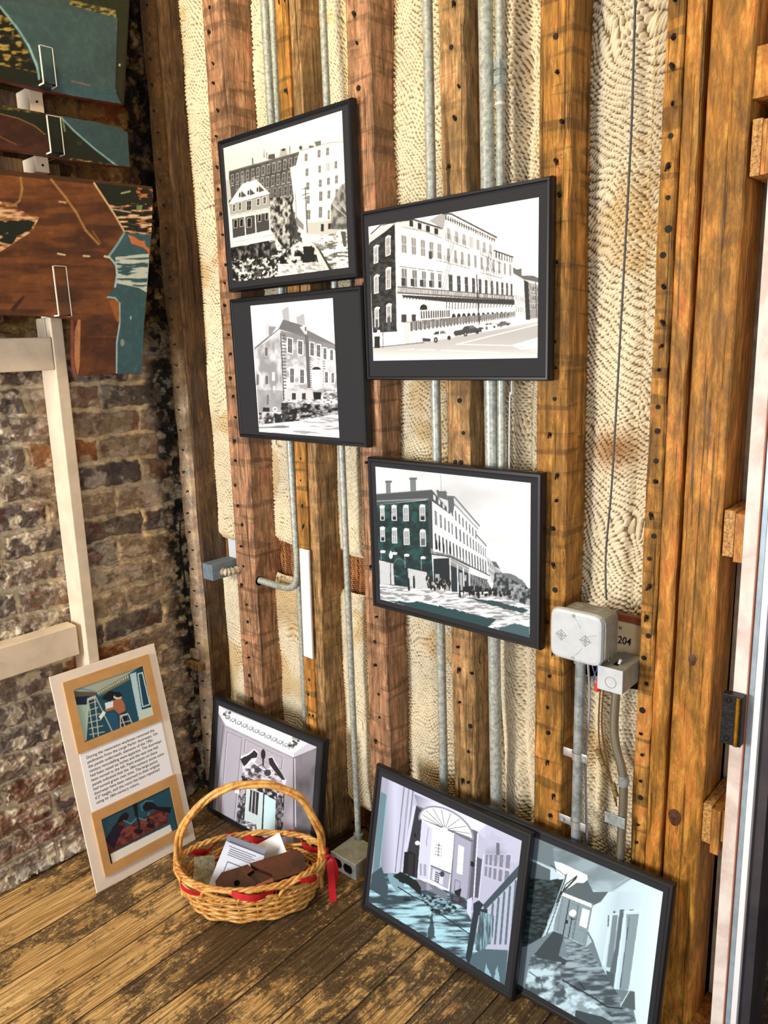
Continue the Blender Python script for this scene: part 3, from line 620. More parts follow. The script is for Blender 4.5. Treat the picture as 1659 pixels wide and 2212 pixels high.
def sheet(name, cv, O, U, Vd, m, parent=None, label=None, keep=None, post=None, loc=(0, 0, 0)):
    """O = top left corner, U = full width vector, Vd = full downward vector"""
    im = np.clip(cv.out(), 0, 1); u, v = np.meshgrid(np.linspace(0, 1, cv.nx), np.linspace(0, 1, cv.ny)); O, U, Vd = map(np.array, (O, U, Vd))
    P = O + u.reshape(-1, 1) * U + v.reshape(-1, 1) * Vd; F = gridF(cv.nx, cv.ny)[:, ::-1]
    if keep is not None:
        x, y = happ(cv.H, u.ravel(), v.ravel()); X, Y = cv.X, cv.Y; cv.X, cv.Y = x, y; k = cv.mask(keep); cv.X, cv.Y = X, Y; F = F[k[F].all(1)]
        used = np.unique(F); mp = -np.ones(len(P), int); mp[used] = np.arange(len(used)); P = P[used]; F = mp[F]; im = im.reshape(-1, 3)[used]
    if post is not None: P = post(P)
    o = mk(name, P, np.ascontiguousarray(F), m, parent, loc, smooth=True, col=im.reshape(-1, 3))
    if label: o['label'] = label
    return o
def frame(name, label, loc, W, Hh, ph, cv, lean=0, rz=0, mw=.011, dep=.022, group='black framed photographs'):
    """loc = bottom left corner; ph = (u0, u1, v0, v1) of the print; front faces -y"""
    o = empty(name, loc, (-lean, 0, rz), label, 'picture frame', group)
    b = MB(); n = mw
    def ring(x, z, y): return [(x, y, z), (W - x, y, z), (W - x, y, Hh - z), (x, y, Hh - z)]
    L = [ring(0, 0, 0), ring(0, 0, -dep * .72), ring(.003, .003, -dep), ring(n * .8, n * .8, -dep), ring(n, n, -dep + .003)]
    V = sum(L, []); F = [(i * 4 + j, i * 4 + (j + 1) % 4, (i + 1) * 4 + (j + 1) % 4, (i + 1) * 4 + j) for i in range(4) for j in range(4)]
    b.add(V, F).add(ring(0, 0, 0), [(3, 2, 1, 0)]).build('moulding', BLACK, o)
    MB().box(n - .001, W - n + .001, -dep + .004, -dep + .0055, n - .001, Hh - n + .001).build('mat_board', MATB, o)
    u0, u1, v0, v1 = ph
    sheet('photograph', cv, (u0, -dep + .0036, v1), (u1 - u0, 0, 0), (0, 0, v0 - v1), PICT, o)
    return o
def dots(cv, pts, n, r, cols, seed, ry=None):
    pts = np.asarray(pts, float); R = R8(seed); lo, hi = pts.min(0), pts.max(0); k = 0
    from_ = [tuple(p) for p in pts]
    def inside(x, y):
        c = False
        for (x0, y0), (x1, y1) in zip(from_, from_[1:] + from_[:1]):
            if (y0 > y) != (y1 > y) and x < (x1 - x0) * (y - y0) / (y1 - y0) + x0: c = not c
        return c
    while k < n:
        x, y = R.uniform(lo[0], hi[0]), R.uniform(lo[1], hi[1])
        k += 1
        if inside(x, y):
            q = r * R.uniform(.5, 1.4); cv.ell(x, y, q, (ry or r) / r * q, cols[R.randint(len(cols))])

# ---- photograph: waterfront house below tall buildings
c = Cv(330, 262, [(105, 600), (1338, 180), (1437, 1815), (232, 2003)], .88, (1, 1, .97)); LF = [.06, .2, .42, .62, .8]
c.grad([(0, 100), (1500, 100), (1500, 900), (0, 1100)], [.93, .83], (700, 300), (700, 800))
c.poly([(1075, 560), (1055, 515), (1125, 500), (1125, 550)], .4).poly([(575, 710), (580, 660), (645, 645), (652, 700)], .3).poly([(585, 660), (602, 610), (640, 648)], .8).poly([(690, 680), (705, 600), (760, 580), (780, 660)], .65).poly([(705, 610), (735, 590), (762, 600), (740, 620)], .2)
c.poly([(525, 690), (530, 580), (548, 690)], .6).line([(563, 700), (563, 635)], 7, .3).line([(802, 640), (800, 565)], 9, .35).line([(418, 760), (414, 700)], 12, .3)
c.poly([(170, 850), (900, 628), (905, 900), (835, 1190), (170, 1200)], .30).tex([(170, 860), (900, 640), (835, 1190), (170, 1200)], [.22, .42], (60, 60), 5, a=.6).line([(170, 845), (900, 625)], 9, .42)
c.wins([(178, 862), (900, 640), (895, 790), (182, 1000)], 13, 1, .42, .60, .25, .72, .06, .55).wins([(182, 960), (890, 770), (880, 960), (190, 1130)], 13, 1, .42, .55, .25, .7, .06, .55).wins([(560, 1000), (850, 930), (845, 1090), (570, 1160)], 5, 1, .42, .6, .22, .66, .05, .5)
c.poly([(130, 940), (175, 925), (200, 1130), (150, 1160)], .72).poly([(190, 1010), (240, 1000), (240, 1100), (195, 1110)], .3)
c.poly([(808, 790), (868, 765), (905, 610), (1250, 510), (1265, 520), (1400, 505), (1440, 1500), (1000, 1450), (880, 1300)], .93).line([(905, 612), (1250, 512), (1265, 520), (1365, 505)], 6, .45).ell(915, 580, 18, 22, .3).poly([(1000, 580), (1000, 555), (1050, 555), (1050, 570)], .35)
c.rects([(958, 642, 988, 720, -4), (970, 795, 1000, 875, -3), (980, 940, 1012, 1018, -3), (988, 1078, 1018, 1162, -2), (990, 1225, 1028, 1325, 0), (1092, 600, 1122, 680, -5), (1102, 762, 1130, 838, -4), (1110, 908, 1140, 985, -3), (1115, 1030, 1150, 1130, -2), (1115, 1190, 1150, 1305, -2), (1180, 575, 1210, 655, -5), (1188, 735, 1218, 815, -4), (1195, 885, 1225, 962, -3), (1202, 1018, 1232, 1105, -2), (1208, 1220, 1230, 1320, 0), (1270, 712, 1298, 790, -4), (1278, 860, 1308, 945, -3), (1285, 1000, 1315, 1080, -2)], .42, .97, 5, .75)
c.rects([(1182, 738, 1215, 812, -3)], .72)
c.poly([(1000, 1360), (1420, 1300), (1430, 1480), (1000, 1480)], .74).rects([(1140, 1368, 1170, 1445, 0), (1215, 1360, 1250, 1420, 0)], .15)
c.tex([(1240, 1170), (1340, 960), (1390, 930), (1420, 1420), (1240, 1420)], [.30, .5, .62], (40, 60), 8).line([(1260, 1160), (1405, 1290)], 6, .85).line([(1320, 1130), (1400, 1230)], 5, .85)
c.poly([(165, 1195), (310, 970), (455, 920), (605, 1065)], .95).poly([(300, 880), (330, 870), (332, 965), (312, 972)], .5).poly([(395, 935), (440, 880), (448, 925), (400, 945)], .6)
for x, y in ((275, 1090), (365, 1065), (460, 1030)): c.poly([(x, y - 40), (x + 12, y - 55), (x + 26, y - 40), (x + 26, y + 25), (x, y + 30)], .88).rects([(x + 3, y - 25, x + 20, y + 20, -3)], .15).poly([(x + 26, y - 50), (x + 85, y + 5), (x + 26, y + 25)], .28)
c.poly([(178, 1195), (595, 1075), (600, 1290), (200, 1350)], .62).rects([(218, 1190, 240, 1262, -4), (278, 1172, 302, 1245, -4), (362, 1150, 408, 1245, -6), (468, 1125, 494, 1190, -4), (535, 1105, 560, 1170, -4)], .2, .9, 5, .7)
c.poly([(185, 1300), (600, 1210), (605, 1270), (190, 1345)], .85).line([(190, 1310), (600, 1225)], 4, .5).poly([(200, 1345), (600, 1260), (615, 1440), (215, 1540)], .25).rects([(232, 1350, 262, 1430, -4), (295, 1340, 325, 1415, -4), (370, 1330, 410, 1420, -4), (485, 1290, 510, 1360, -4), (560, 1270, 585, 1340, -4)], .08, .78, 5)
for x, y in ((205, 1345), (342, 1315), (452, 1295), (598, 1265)): c.line([(x, y), (x + 12, y + 190)], 11, .93)
c.poly([(195, 1560), (630, 1450), (655, 1540), (210, 1640)], .9).line([(200, 1590), (655, 1490)], 4, .55)
c.tex([(600, 1110), (830, 1080), (850, 1300), (940, 1540), (720, 1700), (610, 1420)], [.12, .4, .62, .75], (26, 40), 12)
c.poly([(840, 1180), (900, 1430), (960, 1560), (820, 1540), (800, 1300)], .16, .8, 20, 3).poly([(880, 1290), (960, 1380), (960, 1440), (890, 1390)], .5).line([(868, 1050), (885, 1370)], 6, .4)
c.tex([(200, 1640), (680, 1540), (760, 1640), (1060, 1560), (1120, 1760), (1210, 1860), (232, 2010)], [.03, .10, .5, .78, .92], (34, 34), 21, [.34, .45, .52, .60, .70])
c.tex([(205, 1640), (660, 1560), (700, 1700), (210, 1800)], [.02, .08, .42], (30, 60), 22, a=.85)
dots(c, [(230, 1760), (700, 1720), (760, 1900), (300, 2000)], 260, 11, (.12, .3, .7, .85, .2), 4)
c.poly([(930, 1580), (1060, 1565), (1060, 1600), (935, 1610)], .85).poly([(960, 1610), (1050, 1600), (1100, 1760), (960, 1790)], .08, 1, 14, 4)
c.tex([(700, 1800), (1180, 1760), (1230, 1870), (700, 1930)], [.6, .9, .97], (40, 20), 30).tex([(1050, 1500), (1420, 1440), (1440, 1820), (1230, 1850), (1080, 1640)], [.35, .7, .92, .97], (46, 20), 31)
c.poly([(1060, 1590), (1095, 1600), (1240, 1840), (1200, 1860)], .8).poly([(1095, 1600), (1120, 1610), (1265, 1840), (1240, 1850)], .2)
c.poly([(1060, 1560), (1200, 1600), (1330, 1570), (1250, 1620), (1130, 1650)], .35, .7, 16, 6).poly([(1310, 1440), (1400, 1420), (1400, 1500), (1340, 1560)], .88).poly([(1345, 1440), (1400, 1440), (1410, 1600), (1380, 1600)], .3)
c.line([(970, 990), (998, 1460)], 10, .25).line([(935, 1010), (1000, 995)], 8, .3).line([(940, 1075), (1012, 1048)], 8, .25).line([(955, 1110), (990, 1100)], 8, .3)
f1 = frame('picture_frame', 'black framed photo of a white roofed house below tall city buildings, topmost on the wall', (-1.828, 1.422, 1.660), .508, .400, (.022, .476, .027, .378), c)
# ---- photograph: old stone mansion, portrait format
BT = (.93, .96, 1.06)
c = Cv(250, 270, [(292, 296), (1158, 206), (1230, 1678), (390, 1636)], .97, (.98, .99, 1.03))
c.poly([(625, 345), (680, 305), (697, 312), (708, 470), (640, 440)], .68).poly([(775, 415), (845, 378), (862, 385), (870, 500), (785, 480)], .68)
c.poly([(335, 745), (460, 640), (590, 540), (640, 440), (710, 470), (810, 490), (890, 545), (1185, 695), (1190, 720), (600, 545), (335, 770)], .45, 1).poly([(600, 545), (640, 440), (850, 500), (860, 590)], .42)
c.poly([(452, 500), (465, 480), (570, 510), (485, 600), (458, 650)], .8).poly([(488, 515), (570, 520), (490, 640)], .55).poly([(815, 520), (872, 490), (890, 520), (890, 595), (865, 590)], .85).rects([(866, 515, 884, 560, 0)], .4)
c.poly([(335, 760), (610, 575), (640, 1300), (630, 1420), (385, 1430)], .72).tex([(335, 765), (610, 580), (640, 1420), (385, 1430)], [.55, .72, .86], (60, 120), 7, a=.8)
c.poly([(610, 560), (1190, 705), (1210, 1290), (650, 1300)], .76).tex([(610, 560), (1190, 705), (1210, 1290), (650, 1300)], [.6, .78, .9], (70, 60), 9, a=.8).poly([(610, 555), (1190, 700), (1190, 760), (900, 700), (640, 660)], .45, .8)
c.poly([(868, 600), (900, 610), (930, 1160), (895, 1160)], .38)
for k in range(20): c.rects([(625 + k * .8, 600 + k * 35, 665 + k * .8, 612 + k * 35, 3)], .33).rects([(890 + k * 1.0, 690 + k * 24, 925 + k, 699 + k * 24, 2)], .3)
for k in range(14): c.rects([(1045 + k, 740 + k * 26, 1075 + k, 750 + k * 26, 2)], .42)
c.line([(615, 590), (650, 1300)], 10, .25)
W_ = [(690, 635, 735, 785, 12), (798, 660, 842, 800, 10), (925, 680, 962, 815, 8), (992, 700, 1028, 825, 8), (1062, 735, 1092, 850, 6), (1132, 750, 1160, 860, 6), (715, 955, 755, 1105, 3), (820, 965, 860, 1108, 3), (1078, 985, 1108, 1100, 2), (1146, 995, 1172, 1100, 2)]
c.rects(W_, .35, .98, 10, .75)
c.rects([(450, 740, 478, 830, -6), (455, 1040, 485, 1130, -4), (362, 1030, 385, 1140, -4)], .4, .75, 6).rects([(525, 1000, 555, 1090, 0), (535, 1145, 562, 1220, 0)], .92).rects([(470, 1240, 492, 1345, 0)], .08)
c.ell(990, 960, 55, 40, .85).ell(990, 965, 46, 30, .15).poly([(930, 965), (1050, 965), (1050, 1000), (930, 1000)], .95).poly([(945, 995), (1045, 995), (1050, 1165), (955, 1165)], .9).poly([(962, 1000), (1012, 1000), (1018, 1165), (970, 1165)], 1.0)
c.poly([(370, 1190), (640, 1190), (650, 1420), (380, 1420)], .58, .7).poly([(655, 1190), (950, 1185), (960, 1290), (660, 1310)], .8).rects([(735, 1215, 775, 1285, 0), (840, 1215, 878, 1285, 0)], .2, .8, 4).poly([(955, 1200), (1040, 1200), (1035, 1280), (965, 1285)], .07)
c.tex([(1060, 1180), (1205, 1170), (1210, 1300), (1060, 1300)], [.35, .85], (30, 20), 3).tex([(660, 1290), (1210, 1270), (1215, 1340), (640, 1330)], [.4, .85, .95], (26, 12), 5)
c.tex([(630, 1325), (1215, 1325), (1225, 1420), (780, 1520), (630, 1545)], [.08, .4, .55, .75], (40, 26), 15).poly([(625, 1320), (690, 1330), (720, 1520), (625, 1545)], .1, .7, 12, 3).tex([(385, 1430), (610, 1430), (610, 1560), (390, 1560)], [.2, .55, .8], (24, 24), 16).poly([(550, 1440), (625, 1440), (630, 1540), (560, 1530)], .08, .9, 10, 5)
c.rects([(430, 1375, 500, 1420, 0)], .15).ell(558, 1390, 26, 26, .9).ell(558, 1390, 12, 12, .5)
c.tex([(385, 1560), (780, 1510), (1225, 1420), (1235, 1700), (385, 1700)], [.62, .9, .97, 1], (160, 22), 18, [.36, .44, .5, .6]).line([(860, 1650), (1000, 1570), (1220, 1480)], 4, .5).line([(960, 1660), (1215, 1560)], 4, .55).line([(390, 1590), (700, 1570)], 18, .4, .7)
f2 = frame('picture_frame', 'black framed photo of an old stone mansion, wide mat, lower left on the wall', (-1.828, 1.422, 1.247), .518, .395, (.0905, .4165, .020, .3715), c)
# ---- photograph: long white hotel with balcony and parked cars
c = Cv(345, 232, [(98, 438), (1489, 220), (1467, 1513), (128, 1543)], .99, (1, 1, 1.01))
c.poly([(98, 520), (330, 400), (470, 390), (710, 460), (710, 545), (330, 440), (105, 580)], .8).poly([(105, 575), (320, 425), (320, 450), (105, 600)], .1).line([(330, 400), (470, 385), (705, 462)], 14, .18).line([(330, 440), (560, 480), (712, 545)], 6, .5)
for k in range(4): c.rects([(440 + 68 * k, 390 + 22 * k, 470 + 68 * k, 440 + 22 * k, 8)], .12)
c.line([(120, 500), (200, 430), (330, 405)], 10, .25)
c.poly([(100, 590), (318, 420), (330, 1310), (128, 1310)], .13).tex([(100, 590), (318, 420), (330, 1310), (128, 1310)], [.07, .16, .24], (30, 20), 5, a=.8)
c.rects([(148, 615, 172, 740, -14), (246, 540, 275, 680, -16), (148, 855, 172, 985, -8), (246, 800, 275, 950, -8), (150, 1120, 172, 1260, -4), (248, 1095, 276, 1220, -4)], .55, .96, 7, .9).rects([(150, 1200, 172, 1285, 0), (248, 1180, 276, 1300, 0)], .3)
for x, y in ((148, 600), (246, 524), (148, 842), (246, 782), (148, 1108), (246, 1080)): c.poly([(x - 10, y + 8), (x + 14, y - 12), (x + 40, y - 8), (x + 40, y + 6)], .96)
c.poly([(318, 420), (345, 425), (350, 1010), (325, 1310)], .78)
c.poly([(330, 435), (712, 545), (712, 470), (740, 345), (1145, 555), (1125, 640), (1280, 745), (1320, 1180), (330, 1250)], .96)
c.poly([(600, 400), (680, 350), (740, 345), (720, 470)], .62).line([(715, 342), (780, 345), (1145, 540)], 15, .25).line([(735, 385), (800, 400), (1135, 560)], 12, .62)
for k in range(22): c.rects([(735 + k * 18.5, 352 + k * 9.2, 743 + k * 18.5, 392 + k * 8.8, 2)], .15)
for k in range(7): c.line([(790 + k * 50, 432 + k * 17), (815 + k * 50, 440 + k * 17)], 8, .7)
c.wins([(350, 500), (715, 590), (715, 720), (352, 655)], 5, 1, .46, .92, .52, .75, .03, .8).rects([(595, 645, 622, 708, 4)], .25)
c.wins([(345, 775), (712, 830), (712, 950), (348, 935)], 5, 1, .46, .94, .45, .75, .03, .75)
for k in range(5): c.line([(358 + k * 75, 768 + k * 10), (418 + k * 72, 776 + k * 10)], 9, .45)
for k in range(5): c.rects([(368 + k * 76, 860 + k * 8, 400 + k * 74, 925 + k * 4, 2)], .2)
c.wins([(725, 440), (1120, 600), (1120, 690), (728, 550)], 7, 1, .42, .85, .62, .7, .03).wins([(725, 610), (1275, 760), (1275, 860), (728, 730)], 11, 1, .36, .9, .55, .75, .03).wins([(735, 830), (1280, 915), (1280, 1010), (738, 970)], 11, 1, .42, .95, .17, .6, .03, .5)
c.poly([(932, 525), (975, 545), (975, 600), (950, 650), (932, 600)], .75, .8, 8, 3)
for (a, b_, q, r_) in ((735, 920, 500, 575), (660, 925, 665, 735), (1015, 1190, 620, 700), (1020, 1185, 770, 815)):
    for d in (0, 14, 28, 55): c.line([(a, q + d), (b_, r_ + d)], 5 if d == 55 else 2.5, .32)
    for k in range(9): t = k / 8; x = a + (b_ - a) * t; y = q + (r_ - q) * t; c.line([(x, y), (x, y + 58)], 3, .35)
for (x0, y0, x1, y1) in ((800, 590, 755, 740), (775, 755, 715, 985), (1085, 690, 1130, 810), (1090, 830, 1130, 990)):
    c.line([(x0, y0), (x1, y1)], 3, .3).line([(x0 - 22, y0), (x1 - 22, y1)], 3, .3)
    for k in range(14): t = k / 13; c.line([(x0 + (x1 - x0) * t - 22, y0 + (y1 - y0) * t), (x0 + (x1 - x0) * t, y0 + (y1 - y0) * t)], 3, .4)
c.poly([(335, 930), (1318, 1015), (1318, 1050), (335, 985)], .35).wins([(335, 935), (1318, 1018), (1318, 1045), (335, 980)], 130, 1, .5, .86, .88)
c.line([(335, 932), (1318, 1015)], 5, .25).line([(335, 985), (1318, 1050)], 7, .2).poly([(370, 1000), (1318, 1052), (1290, 1085), (735, 1060), (380, 1020)], .14)
for k in range(24): c.line([(740 + k * 24, 1040 + k * 1.5), (735 + k * 24, 1120 - k * 1)], 7, .25)
for k in range(13): c.line([(390 + k * 26, 1010 + k * 2), (385 + k * 26, 1030 + k * 2)], 8, .2)
c.rects([(365, 1085, 412, 1140, 3), (450, 1085, 494, 1140, 3), (600, 1085, 640, 1120, 3), (665, 1088, 700, 1120, 3)], .86).rects([(365, 1160, 408, 1225, 0), (450, 1160, 486, 1215, 0)], .2).ell(550, 1108, 30, 30, .07).rects([(520, 1108, 580, 1130, 0)], .1)
c.poly([(515, 1125), (765, 1115), (765, 1185), (520, 1205)], .93).wins([(520, 1130), (765, 1122), (765, 1185), (522, 1200)], 13, 1, .6, .88, .22)
for k in range(15): x = 795 + 42 * k * (1 - k * .008); c.ell(x, 1175 - k * 2, 15 - k * .5, 22 - k * .6, .1)
c.poly([(385, 1222), (1330, 1135), (1330, 1165), (385, 1300)], .25).poly([(385, 1225), (435, 1222), (435, 1400), (388, 1395)], .8).wins([(430, 1222), (1330, 1135), (1330, 1180), (430, 1305)], 42, 1, .55, .95, .35, .92, .1)
c.poly([(430, 1300), (1370, 1180), (1370, 1220), (430, 1395)], .97).poly([(128, 1310), (385, 1300), (385, 1405), (130, 1430)], .97)
c.poly([(1275, 780), (1340, 830), (1480, 860), (1480, 1215), (1370, 1215), (1290, 1180)], .86).poly([(1275, 780), (1310, 800), (1345, 790), (1345, 850), (1440, 850), (1478, 870), (1478, 905), (1360, 880), (1278, 830)], .35).poly([(1362, 885), (1398, 900), (1410, 1205), (1375, 1205)], .12).poly([(1400, 905), (1480, 930), (1480, 1190), (1410, 1195)], .55).wins([(1405, 910), (1480, 930), (1480, 1130), (1410, 1130)], 4, 3, .4, .6, .3, .9, .08).wins([(1290, 980), (1360, 1000), (1360, 1170), (1290, 1160)], 4, 2, .3, .5, .5)
c.line([(1125, 645), (1275, 700)], 12, .15).wins([(1130, 650), (1275, 700), (1275, 745), (1130, 705)], 7, 1, .4, .9, .15).line([(1125, 700), (1280, 748)], 6, .6)
c.poly([(128, 1430), (560, 1390), (1475, 1215), (1480, 1560), (120, 1560)], .74).grad([(128, 1440), (1475, 1240), (1480, 1560), (120, 1560)], [.66, .72, .97], (800, 1330), (800, 1545), .8).line([(130, 1432), (560, 1388)], 9, .45).line([(810, 1405), (1475, 1240)], 6, .98)
c.line([(350, 1450), (470, 1445)], 5, .97).line([(490, 1450), (640, 1448)], 5, .97).line([(690, 1452), (1160, 1468)], 6, .97).line([(820, 1402), (1260, 1412)], 5, .97).poly([(1255, 1410), (1475, 1345), (1475, 1460), (1330, 1440)], .96).line([(1325, 1412), (1370, 1440), (1470, 1448)], 5, .55)
def car(x, y, s, body, glass=.2):
    c.poly([(x, y), (x + 15 * s, y - 22 * s), (x + 80 * s, y - 32 * s), (x + 105 * s, y - 62 * s), (x + 180 * s, y - 72 * s), (x + 215 * s, y - 48 * s), (x + 262 * s, y - 42 * s), (x + 262 * s, y - 12 * s), (x + 120 * s, y + 8 * s), (x + 20 * s, y + 28 * s)], body)
    c.poly([(x + 88 * s, y - 34 * s), (x + 110 * s, y - 58 * s), (x + 140 * s, y - 64 * s), (x + 138 * s, y - 38 * s)], glass).poly([(x + 148 * s, y - 40 * s), (x + 148 * s, y - 64 * s), (x + 176 * s, y - 68 * s), (x + 200 * s, y - 46 * s)], glass + .2)
    c.ell(x + 112 * s, y + 8 * s, 17 * s, 23 * s, .12).ell(x + 112 * s, y + 8 * s, 8 * s, 11 * s, .6).ell(x + 220 * s, y - 10 * s, 14 * s, 18 * s, .12).poly([(x, y - 8 * s), (x + 70 * s, y - 3 * s), (x + 68 * s, y + 20 * s), (x + 5 * s, y + 22 * s)], .2)
car(1120, 1250, .5, .35); car(995, 1268, .58, .93); car(790, 1312, .88, .22); car(535, 1360, 1.0, .95)
c.line([(983, 840), (1000, 1240)], 9, .12).line([(1455, 900), (1460, 1180)], 5, .2).line([(490, 445), (300, 740)], 3, .5, .7).rects([(140, 1340, 185, 1435, 0)], .1).ell(176, 1302, 14, 16, .9).line([(212, 1240), (212, 1430)], 6, .3)
f3 = frame('picture_frame', 'black framed photo of a long white hotel with parked cars, on the upper right', (-1.304, 1.422, 1.416), .506, .392, (.0225, .478, .0465, .356), c, mw=.009)
# ---- photograph: corner hotel in the nineteenth century, teal tinted
TT = (.90, .98, 1.0)
def g(v): return (v * .93 + .0, v * 1.0 + .012, v * 1.0 + .03) if v < .5 else (v * .955, v * .985, min(1, v * 1.02))
c = Cv(335, 264, [(123, 147), (1445, 296), (1414, 1611), (136, 1273)], g(.9))
c.grad([(100, 100), (1500, 250), (1500, 1300), (100, 700)], [g(.96), g(.84), g(.80), g(.90), g(.97)], (150, 300), (1400, 900)).tex([(100, 100), (1500, 250), (1500, 900), (100, 500)], [g(.78), g(.92)], (400, 200), 4, a=.45, o=3)
c.rects([(210, 272, 250, 380, 0), (418, 248, 466, 365, 0)], g(.45)).rects([(206, 268, 262, 285, 0), (412, 244, 476, 262, 0)], g(.35)).line([(678, 225), (682, 360)], 4, g(.55)).line([(636, 355), (735, 375)], 6, g(.3)).poly([(640, 360), (720, 360), (740, 440), (650, 410)], g(.35)).line([(655, 350), (655, 385)], 5, g(.3)).line([(715, 355), (715, 400)], 5, g(.3))
c.poly([(120, 385), (600, 348), (780, 560), (780, 600), (560, 430), (120, 470)], g(.28)).line([(125, 440), (565, 425)], 12, g(.55)).line([(125, 382), (600, 350), (775, 560)], 7, g(.4)).wins([(600, 360), (775, 530), (775, 585), (600, 430)], 5, 1, .45, .6, g(.8)).line([(560, 435), (780, 600)], 9, g(.2))
D1 = (.06, .19, .20); D2 = (.10, .27, .27)
c.poly([(125, 470), (565, 435), (600, 1180), (135, 1180)], D1).tex([(125, 470), (565, 435), (600, 1180), (135, 1180)], [(.04, .12, .13), D1, (.12, .30, .30)], (50, 40), 7, a=.8).poly([(565, 440), (600, 445), (602, 880), (570, 870)], g(.22))
c.poly([(600, 445), (780, 575), (780, 480), (1000, 660), (975, 690), (978, 730), (1055, 830), (1058, 900), (1085, 1130), (900, 1000), (600, 880)], g(.93)).line([(735, 405), (790, 408), (998, 655)], 12, g(.4)).poly([(735, 405), (785, 408), (790, 480), (775, 560), (740, 520)], g(.35)).line([(790, 470), (985, 680)], 9, g(.5)).line([(975, 735), (1055, 825)], 10, g(.3)).wins([(978, 735), (1055, 828), (1055, 850), (978, 765)], 7, 1, .4, .7, g(.85))
c.wins([(606, 500), (780, 640), (780, 740), (608, 640)], 5, 1, .42, .88, g(.42), g(.72), .03, g(.7)).wins([(782, 505), (980, 700), (980, 780), (785, 600)], 7, 1, .4, .9, g(.42), g(.75), .03).wins([(782, 640), (1055, 850), (1055, 930), (785, 760)], 11, 1, .38, .92, g(.36), g(.75), .02).wins([(606, 700), (1055, 950), (1058, 1070), (610, 850)], 17, 1, .4, .9, g(.25), g(.65), .03)
W4 = [(160, 500, 188, 598, 0), (258, 498, 292, 600, 0), (356, 496, 394, 606, 0), (496, 494, 536, 606, 0), (156, 682, 186, 776, 0), (256, 688, 290, 792, 0), (356, 694, 396, 806, 0), (494, 704, 536, 820, 0)]
c.rects(W4, g(.62), g(.9), 5, g(.9)).rects([(163, 570, 186, 597, 0), (263, 570, 290, 598, 0), (500, 570, 534, 602, 0), (160, 745, 184, 775, 0)], g(.08)).rects([(500, 760, 534, 815, 0)], g(.35))
for x, y in ((172, 488), (274, 486), (375, 486), (516, 484), (170, 668), (272, 676), (375, 684), (514, 694), (168, 868), (268, 884), (372, 900), (512, 922)): c.poly([(x - 22, y - 8), (x - 10, y - 12), (x, y - 16), (x + 10, y - 12), (x + 26, y - 8), (x + 20, y + 10), (x - 18, y + 10)], g(.93))
for x, y0, y1 in ((155, 885, 935), (358, 915, 1005), (496, 935, 1020)): c.line([(x, y0), (x, y1)], 5, g(.6))
t = np.linspace(math.pi, 2 * math.pi, 14); c.line([(308 + 48 * math.cos(a), 985 + 58 * math.sin(a)) for a in t], 5, g(.45))
c.poly([(136, 940), (255, 968), (262, 1150), (140, 1140)], g(.85)).wins([(136, 945), (255, 972), (262, 1150), (140, 1138)], 11, 1, .3, 1, g(.62)).poly([(380, 1008), (540, 1045), (545, 1195), (385, 1165)], g(.85)).wins([(380, 1012), (540, 1048), (545, 1190), (385, 1165)], 12, 1, .3, 1, g(.6)).line([(232, 880), (232, 1150)], 7, g(.2)).ell(238, 900, 16, 28, g(.93)).ell(238, 872, 8, 12, g(.85)).line([(265, 1070), (290, 1080)], 8, g(.5))
c.poly([(575, 835), (610, 870), (750, 895), (920, 990), (915, 1005), (745, 925), (580, 885)], g(.3)).wins([(580, 840), (920, 940), (920, 995), (582, 885)], 40, 1, .4, .9, g(.8)).line([(580, 890), (750, 915), (1085, 1080)], 9, g(.2))
c.poly([(600, 930), (745, 925), (745, 1210), (600, 1130)], (.07, .13, .15)).poly([(745, 925), (905, 1010), (905, 1060), (745, 985)], g(.55)).line([(745, 945), (905, 1030)], 5, g(.85)).poly([(745, 985), (905, 1060), (1085, 1120), (1110, 1210), (900, 1220), (745, 1210)], (.12, .17, .20))
for x, y0 in ((742, 930), (805, 990), (855, 1015), (903, 1040)): c.line([(x, y0), (x + 2, 1215)], 11, g(.85))
for k in range(12): c.line([(915 + k * 14, 1050 + k * 7), (917 + k * 14, 1200)], 5, g(.7))
c.rects([(820, 1050, 845, 1200, 0), (862, 1070, 880, 1120, 0), (612, 1060, 650, 1120, 0)], g(.65)).poly([(1055, 1120), (1085, 1100), (1115, 1190), (1095, 1195)], g(.9))
c.poly([(1050, 910), (1100, 950), (1170, 1020), (1175, 1200), (1090, 1130)], g(.75)).poly([(1095, 955), (1135, 960), (1170, 1020), (1120, 1000)], g(.35)).wins([(1060, 940), (1170, 1040), (1175, 1130), (1065, 1060)], 8, 2, .4, .6, g(.4)).poly([(1170, 1050), (1290, 1070), (1345, 1110), (1420, 1190), (1420, 1330), (1130, 1220)], g(.42), 1, 14, 4, 26).tex([(1120, 1040), (1420, 1190), (1420, 1340), (1100, 1230)], [(.08, .14, .16), g(.35), g(.65)], (24, 30), 12, a=.9)
c.poly([(135, 1140), (740, 1210), (1100, 1230), (1420, 1340), (1420, 1640), (130, 1290)], g(.8)).tex([(135, 1140), (740, 1210), (1100, 1230), (1420, 1340), (1420, 1640), (130, 1290)], [g(.55), g(.78), g(.93)], (60, 10), 15, [.4, .5, .62])
c.poly([(210, 1285), (500, 1300), (760, 1360), (990, 1420), (1130, 1450), (1060, 1520), (700, 1440)], (.12, .26, .28), 1, 12, 5).poly([(880, 1260), (1100, 1290), (1410, 1370), (1350, 1400), (1100, 1330)], (.16, .26, .28), 1, 10, 6).poly([(1130, 1530), (1280, 1480), (1415, 1520), (1414, 1620), (1300, 1600)], (.24, .36, .40), 1, 10, 7).line([(1060, 1520), (1290, 1430), (1400, 1480)], 22, g(.92), .8)
